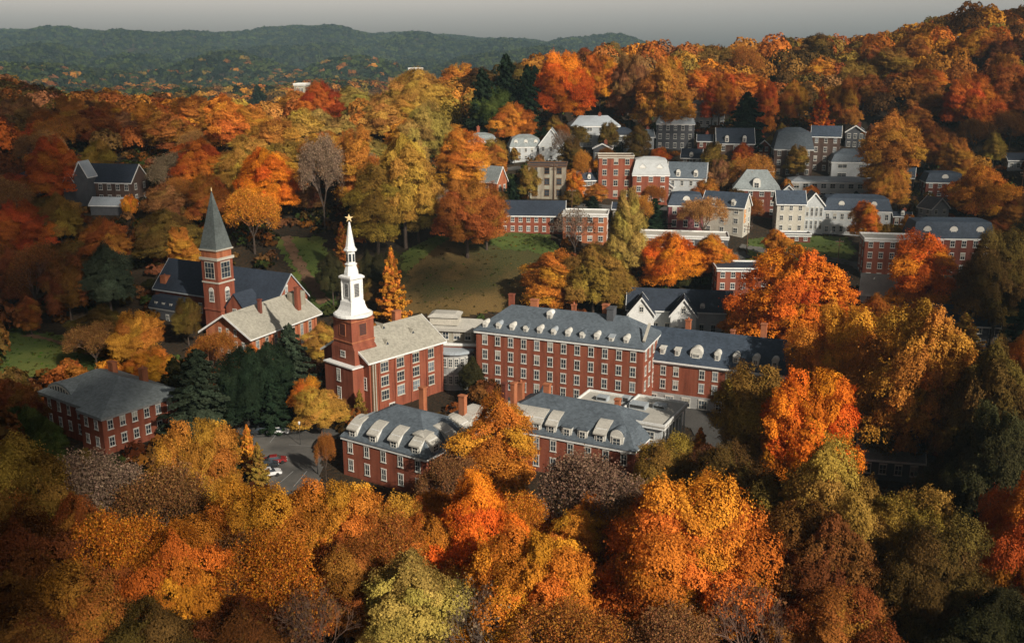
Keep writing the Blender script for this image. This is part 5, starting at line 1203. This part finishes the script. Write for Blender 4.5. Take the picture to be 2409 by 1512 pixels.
# ------------------------------------------------------------------ woods that read as one mass
def blobs(name, pts, nq, mat, label, cat, size=.33, seed=3, lb=None):
    """pts: rows of x, y, z, width, height, r, g, b: low detail crowns of leaf sprays joined in one mesh"""
    g = np.random.default_rng(seed); A = np.array(pts); n = len(A)
    d = unit(g.normal(0, 1, (n, nq, 3))); d[:, :, 2] = np.where(d[:, :, 2] < -.1, -d[:, :, 2], d[:, :, 2])
    fr = 1+.16*np.sin(d[:, :, 0]*7+np.arange(n)[:, None])*np.sin(d[:, :, 1]*6+np.arange(n)[:, None]*2)
    w = A[:, 3][:, None]; h = A[:, 4][:, None]; P = np.stack([A[:, 0][:, None]+d[:, :, 0]*w*.5*fr, A[:, 1][:, None]+d[:, :, 1]*w*.5*fr, A[:, 2][:, None]+h*.42+d[:, :, 2]*h*.55*fr], -1)
    s = (w*size*g.uniform(.7, 1.3, (n, nq)))[:, :, None]; N = unit(d+g.normal(0, .45, d.shape)); U = unit(np.cross(N, g.normal(0, 1, d.shape))); V = np.cross(N, U)
    c = np.stack([P-U*s*.5-V*s*.35, P+U*s*.5-V*s*.5, P+U*s*.45+V*s*.5, P-U*s*.55+V*s*.4], 2).reshape(-1, 3)
    col = np.repeat(A[:, 5:8], nq, 0); col = np.concatenate([col, np.ones((len(col), 1))], 1)
    me = npmesh(name, c, np.arange(len(c)).reshape(-1, 4), mat, attrs={'leafcol': ('FLOAT_COLOR', col), 'var': ('FLOAT', np.clip(g.normal(.5, .2, n*nq), 0, 1)), 'lobe': ('FLOAT', np.repeat(lb if lb is not None else g.random(n), nq))})
    return tag(link(name, me), label, cat, kind='stuff')
def pc(c, j=.2): p = PAL[c]; f = rnd.uniform(1-j, 1+j); return (p[0]*f, p[1]*f*rnd.uniform(.9, 1.1), p[2]*f)
mid = [(X, Y, z, w, h, *pc(zone(px, pt))) for X, Y, z, w, h, px, pt, pw in auto_mass]
# woods beyond the frame and beyond the crests
for _ in range(5200):
    Y = rnd.uniform(60, 820); X = rnd.uniform(-1.05, 1.05)*max(Y, 160)
    px, py = proj(X, Y, gz(X, Y)+10)
    if -60 < px < 2470 and Y < 480: continue
    if -60 < px < 1250 and Y < 545: continue
    if -60 < px < 2470 and Y < 640 and px > 1250: continue
    ok = all((a[0]-X)**2+(a[1]-Y)**2 > 110 for a in mid[-260:])
    if ok: mid.append((X, Y, gz(X, Y), rnd.uniform(14, 19), rnd.uniform(13, 18), *pc(zone(min(2409, max(0, px)), py))))
print('mid', len(mid))
blobs('woods', mid, 900, 'woods', 'autumn woods beyond the hill crests and to either side of the town', 'woods', .058)
# distant valley and hills
far = []
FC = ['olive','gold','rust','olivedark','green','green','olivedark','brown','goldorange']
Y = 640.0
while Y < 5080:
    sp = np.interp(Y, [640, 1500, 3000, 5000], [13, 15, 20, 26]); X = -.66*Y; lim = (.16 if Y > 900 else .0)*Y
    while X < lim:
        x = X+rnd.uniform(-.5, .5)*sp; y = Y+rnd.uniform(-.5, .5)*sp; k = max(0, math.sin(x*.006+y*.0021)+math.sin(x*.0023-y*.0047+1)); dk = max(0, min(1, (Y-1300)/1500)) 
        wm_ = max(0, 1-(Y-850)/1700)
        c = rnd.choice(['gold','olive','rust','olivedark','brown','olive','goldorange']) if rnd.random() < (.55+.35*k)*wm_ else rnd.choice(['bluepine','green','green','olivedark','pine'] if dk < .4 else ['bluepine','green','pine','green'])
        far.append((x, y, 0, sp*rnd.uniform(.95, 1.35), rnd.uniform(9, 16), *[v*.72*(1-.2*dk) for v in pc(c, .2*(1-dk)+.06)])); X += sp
    Y += sp
fa = np.array(far); fa[:, 2] = terrain(fa[:, 0], fa[:, 1])-2
print('far', len(fa))
nearf = fa[fa[:, 1] < 1700]; farf = fa[fa[:, 1] >= 1700]
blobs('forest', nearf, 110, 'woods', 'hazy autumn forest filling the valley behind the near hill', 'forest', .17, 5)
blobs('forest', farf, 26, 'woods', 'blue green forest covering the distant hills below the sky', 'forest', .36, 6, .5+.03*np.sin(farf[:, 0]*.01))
# undergrowth between the trunks
und = []
lawn_px = [(880,728),(985,585),(1100,548),(1250,556),(1310,590),(1245,690),(1200,735)]
for _ in range(9000):
    t = rnd.random(); Y = 90+(620-90)*t**.7; X = rnd.uniform(-.62, .62)*Y; z = gz(X, Y); px, py = proj(X, Y, z)
    if any((a-X)**2+(b_-Y)**2 < (w+2)**2 for a, b_, w in SOLID): continue
    if 860 < px < 1320 and 540 < py < 760: continue
    if 560 < px < 800 and 990 < py < 1170: continue
    if 1120 < px < 1760 and 900 < py < 1100: continue
    if 1730 < px < 2110 and 550 < py < 660: continue
    if -60 < px < 260 and 770 < py < 890: continue
    if 650 < px < 790 and 550 < py < 740: continue
    if 1150 < px < 2100 and 330 < py < 560: 
        if rnd.random() < .6: continue
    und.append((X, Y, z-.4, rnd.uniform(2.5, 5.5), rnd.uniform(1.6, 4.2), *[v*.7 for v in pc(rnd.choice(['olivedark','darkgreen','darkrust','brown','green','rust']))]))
gr = []
gd = random.Random(5)
for o in list(C.objects):
    if not o.name.startswith('lawn') or not len(o.data.vertices): continue
    vs = o.data.vertices; sl = 'slope' in o.data.materials[0].name
    for _ in range(int(len(vs)*(.10 if sl else .15))):
        p = vs[gd.randrange(len(vs))].co; x = p.x+gd.uniform(-.5, .5); y = p.y+gd.uniform(-.5, .5)
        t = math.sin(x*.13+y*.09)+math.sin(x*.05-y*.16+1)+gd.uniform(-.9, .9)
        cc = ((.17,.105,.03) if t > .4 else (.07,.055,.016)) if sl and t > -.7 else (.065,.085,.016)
        gr.append((x, y, p.z-.1, gd.uniform(.5, 1.1), gd.uniform(.25, .55), *[v*gd.uniform(.7, 1.3) for v in cc]))
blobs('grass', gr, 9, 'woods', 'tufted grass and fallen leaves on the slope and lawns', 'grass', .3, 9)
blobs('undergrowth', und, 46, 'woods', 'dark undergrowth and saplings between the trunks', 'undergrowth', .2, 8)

# ------------------------------------------------------------------ added out-of-frame puffs towards the sun, placed to shade the slope and town edges
ELEV, AZ = R(30), R(-54)                              # sun to the right, behind the viewer's shoulder
def shade_clouds(alt=1100.0, step=17.0):
    g = np.random.default_rng(4); sx, sy, sz = math.cos(ELEV)*math.cos(AZ), math.cos(ELEV)*math.sin(AZ), math.sin(ELEV)
    ico = []; fs = []
    n1, n2 = 5, 8
    base = [(math.cos(a)*math.sin(b_), math.sin(a)*math.sin(b_), math.cos(b_)) for b_ in [math.pi*(j+.5)/n1 for j in range(n1)] for a in [2*math.pi*i/n2 for i in range(n2)]]
    q = [(j*n2+i, j*n2+(i+1)%n2, (j+1)*n2+(i+1)%n2, (j+1)*n2+i) for j in range(n1-1) for i in range(n2)]
    base = np.array(base); q = np.array(q); V = []; Q = []; o = 0
    for X in np.arange(-520, 560, step):
        for Y in np.arange(60, 760, step):
            z = gz(X, Y)+8; px, py = proj(X, Y, z)
            if px < -500 or px > 2950: continue
            c = max(min(1, max(0, (520-px)/400))*(1.0 if py < 1000 else .8), min(1, max(0, (px-1900)/420))*.9, min(1, max(0, (py-1330)/200))*.7 if Y < 200 else 0)
            if py < 230: c *= .75
            c *= .72+.55*math.sin(X*.021+1)*math.sin(Y*.027+2)+.2
            pg = py+8*F/Y*.97
            if 985 < px < 1210 and 655-(px-985)*.16 < pg < 760: c = 1.0   # packed puffs to shade the lower slope
            if 900 < px < 1080 and 590 < pg < 672-(px-900)*.3: c = .9
            if 700 < px < 790 and 560 < pg < 700: c = .8
            if 1960 < px < 2220 and 1000 < pg < 1200: c = 0
            if 1090 < px < 2050 and 250 < py < 385: c = max(c, .5)
            if g.random() > c: continue
            t = (alt-z)/sz*(1+g.uniform(-.05, .05)); r = g.uniform(8, 13)
            V.append(base*np.array([r, r, r*.55])*g.uniform(.85, 1.15, (len(base), 1))+np.array([X+sx*t+g.uniform(-6, 6), Y+sy*t+g.uniform(-6, 6), z+sz*t])); Q.append(q+o); o += len(base)
    print('cloud puffs', len(V))
    tag(link('shade_clouds', npmesh('shade_clouds', np.concatenate(V), np.concatenate(Q), 'shade_cloud', True)), 'broken high cloud towards the sun', 'shade_clouds', kind='stuff')
m, nt, b = newmat('shade_cloud_white'); M['shade_cloud'] = m; nt.links.new(ramp(nt, noise(nt, .02, 4), [(.3, (.7,.7,.72)), (.7, (.85,.85,.85))]), b.inputs['Base Color']); b.inputs['Roughness'].default_value = 1
shade_clouds()

# ------------------------------------------------------------------ air, sky, sun, camera
HAZE = 0.5/5600
if HAZE:
    m = bpy.data.materials.new('air_haze'); m.use_nodes = True; nt = m.node_tree; nt.nodes.clear()
    out = node(nt, 'ShaderNodeOutputMaterial'); v = node(nt, 'ShaderNodeVolumePrincipled'); nt.links.new(v.outputs[0], out.inputs['Volume'])
    v.inputs['Density'].default_value = HAZE; v.inputs['Color'].default_value = (.41,.60,.72,1); v.inputs['Anisotropy'].default_value = .0
    M['haze'] = m
    tag(MB().box(-5200, 5200, -700, 5700, float(GZ.min())-1, 285, 'haze').build('haze'), 'thin blue air haze over the valley and hills', 'haze', kind='stuff')
w = bpy.data.worlds.new('World'); bpy.context.scene.world = w; w.use_nodes = True; nt = w.node_tree
bg = nt.nodes['Background']; sky = node(nt, 'ShaderNodeTexSky'); sky.sky_type = 'NISHITA'; sky.sun_disc = False; sky.sun_elevation = ELEV; sky.sun_rotation = math.pi/2-AZ
sky.dust_density = 5.0; sky.ozone_density = 1.5; sky.altitude = 200
hs_ = node(nt, 'ShaderNodeHueSaturation'); hs_.inputs['Saturation'].default_value = .1; nt.links.new(sky.outputs[0], hs_.inputs['Color']); tc = node(nt, 'ShaderNodeTexCoord'); sz_ = node(nt, 'ShaderNodeSeparateXYZ'); nt.links.new(tc.outputs['Generated'], sz_.inputs[0])
gl = ramp(nt, sz_.outputs[2], [(0, (1.0, .87, .76)), (.06, (.74, .66, .59)), (.15, (.10, .094, .088)), (1, (.062, .062, .066))])   # pale cloud veil, brightest near the horizon
nt.links.new(mixc(nt, 1.0, hs_.outputs[0], gl, 'MULTIPLY'), bg.inputs[0]); bg.inputs[1].default_value = .15; gain = 2.45
bg.inputs[1].default_value *= gain
sd = bpy.data.lights.new('sun', 'SUN'); sd.energy = 5; sd.angle = R(.5); sd.color = (1, .91, .78); so = bpy.data.objects.new('sun', sd); C.objects.link(so)
import mathutils
dv = mathutils.Vector((math.cos(ELEV)*math.cos(AZ), math.cos(ELEV)*math.sin(AZ), math.sin(ELEV))); so.rotation_euler = dv.to_track_quat('Z', 'Y').to_euler(); so.location = dv*600
cd = bpy.data.cameras.new('camera'); co = bpy.data.objects.new('camera', cd); C.objects.link(co); co.location = (0, 0, CAMZ); co.rotation_euler = (R(90)-PITCH, 0, 0)
cd.sensor_width = 36; cd.lens = 36*F/2409; cd.clip_end = 20000; cd.clip_start = 1
sc = bpy.context.scene; sc.camera = co
sc.view_settings.view_transform = 'Standard'; sc.view_settings.look = 'None'; sc.view_settings.exposure = 0.18
sc.cycles.max_bounces = 5; sc.cycles.diffuse_bounces = 2; sc.cycles.glossy_bounces = 2; sc.cycles.transmission_bounces = 2; sc.cycles.volume_bounces = 1; sc.cycles.use_denoising = True
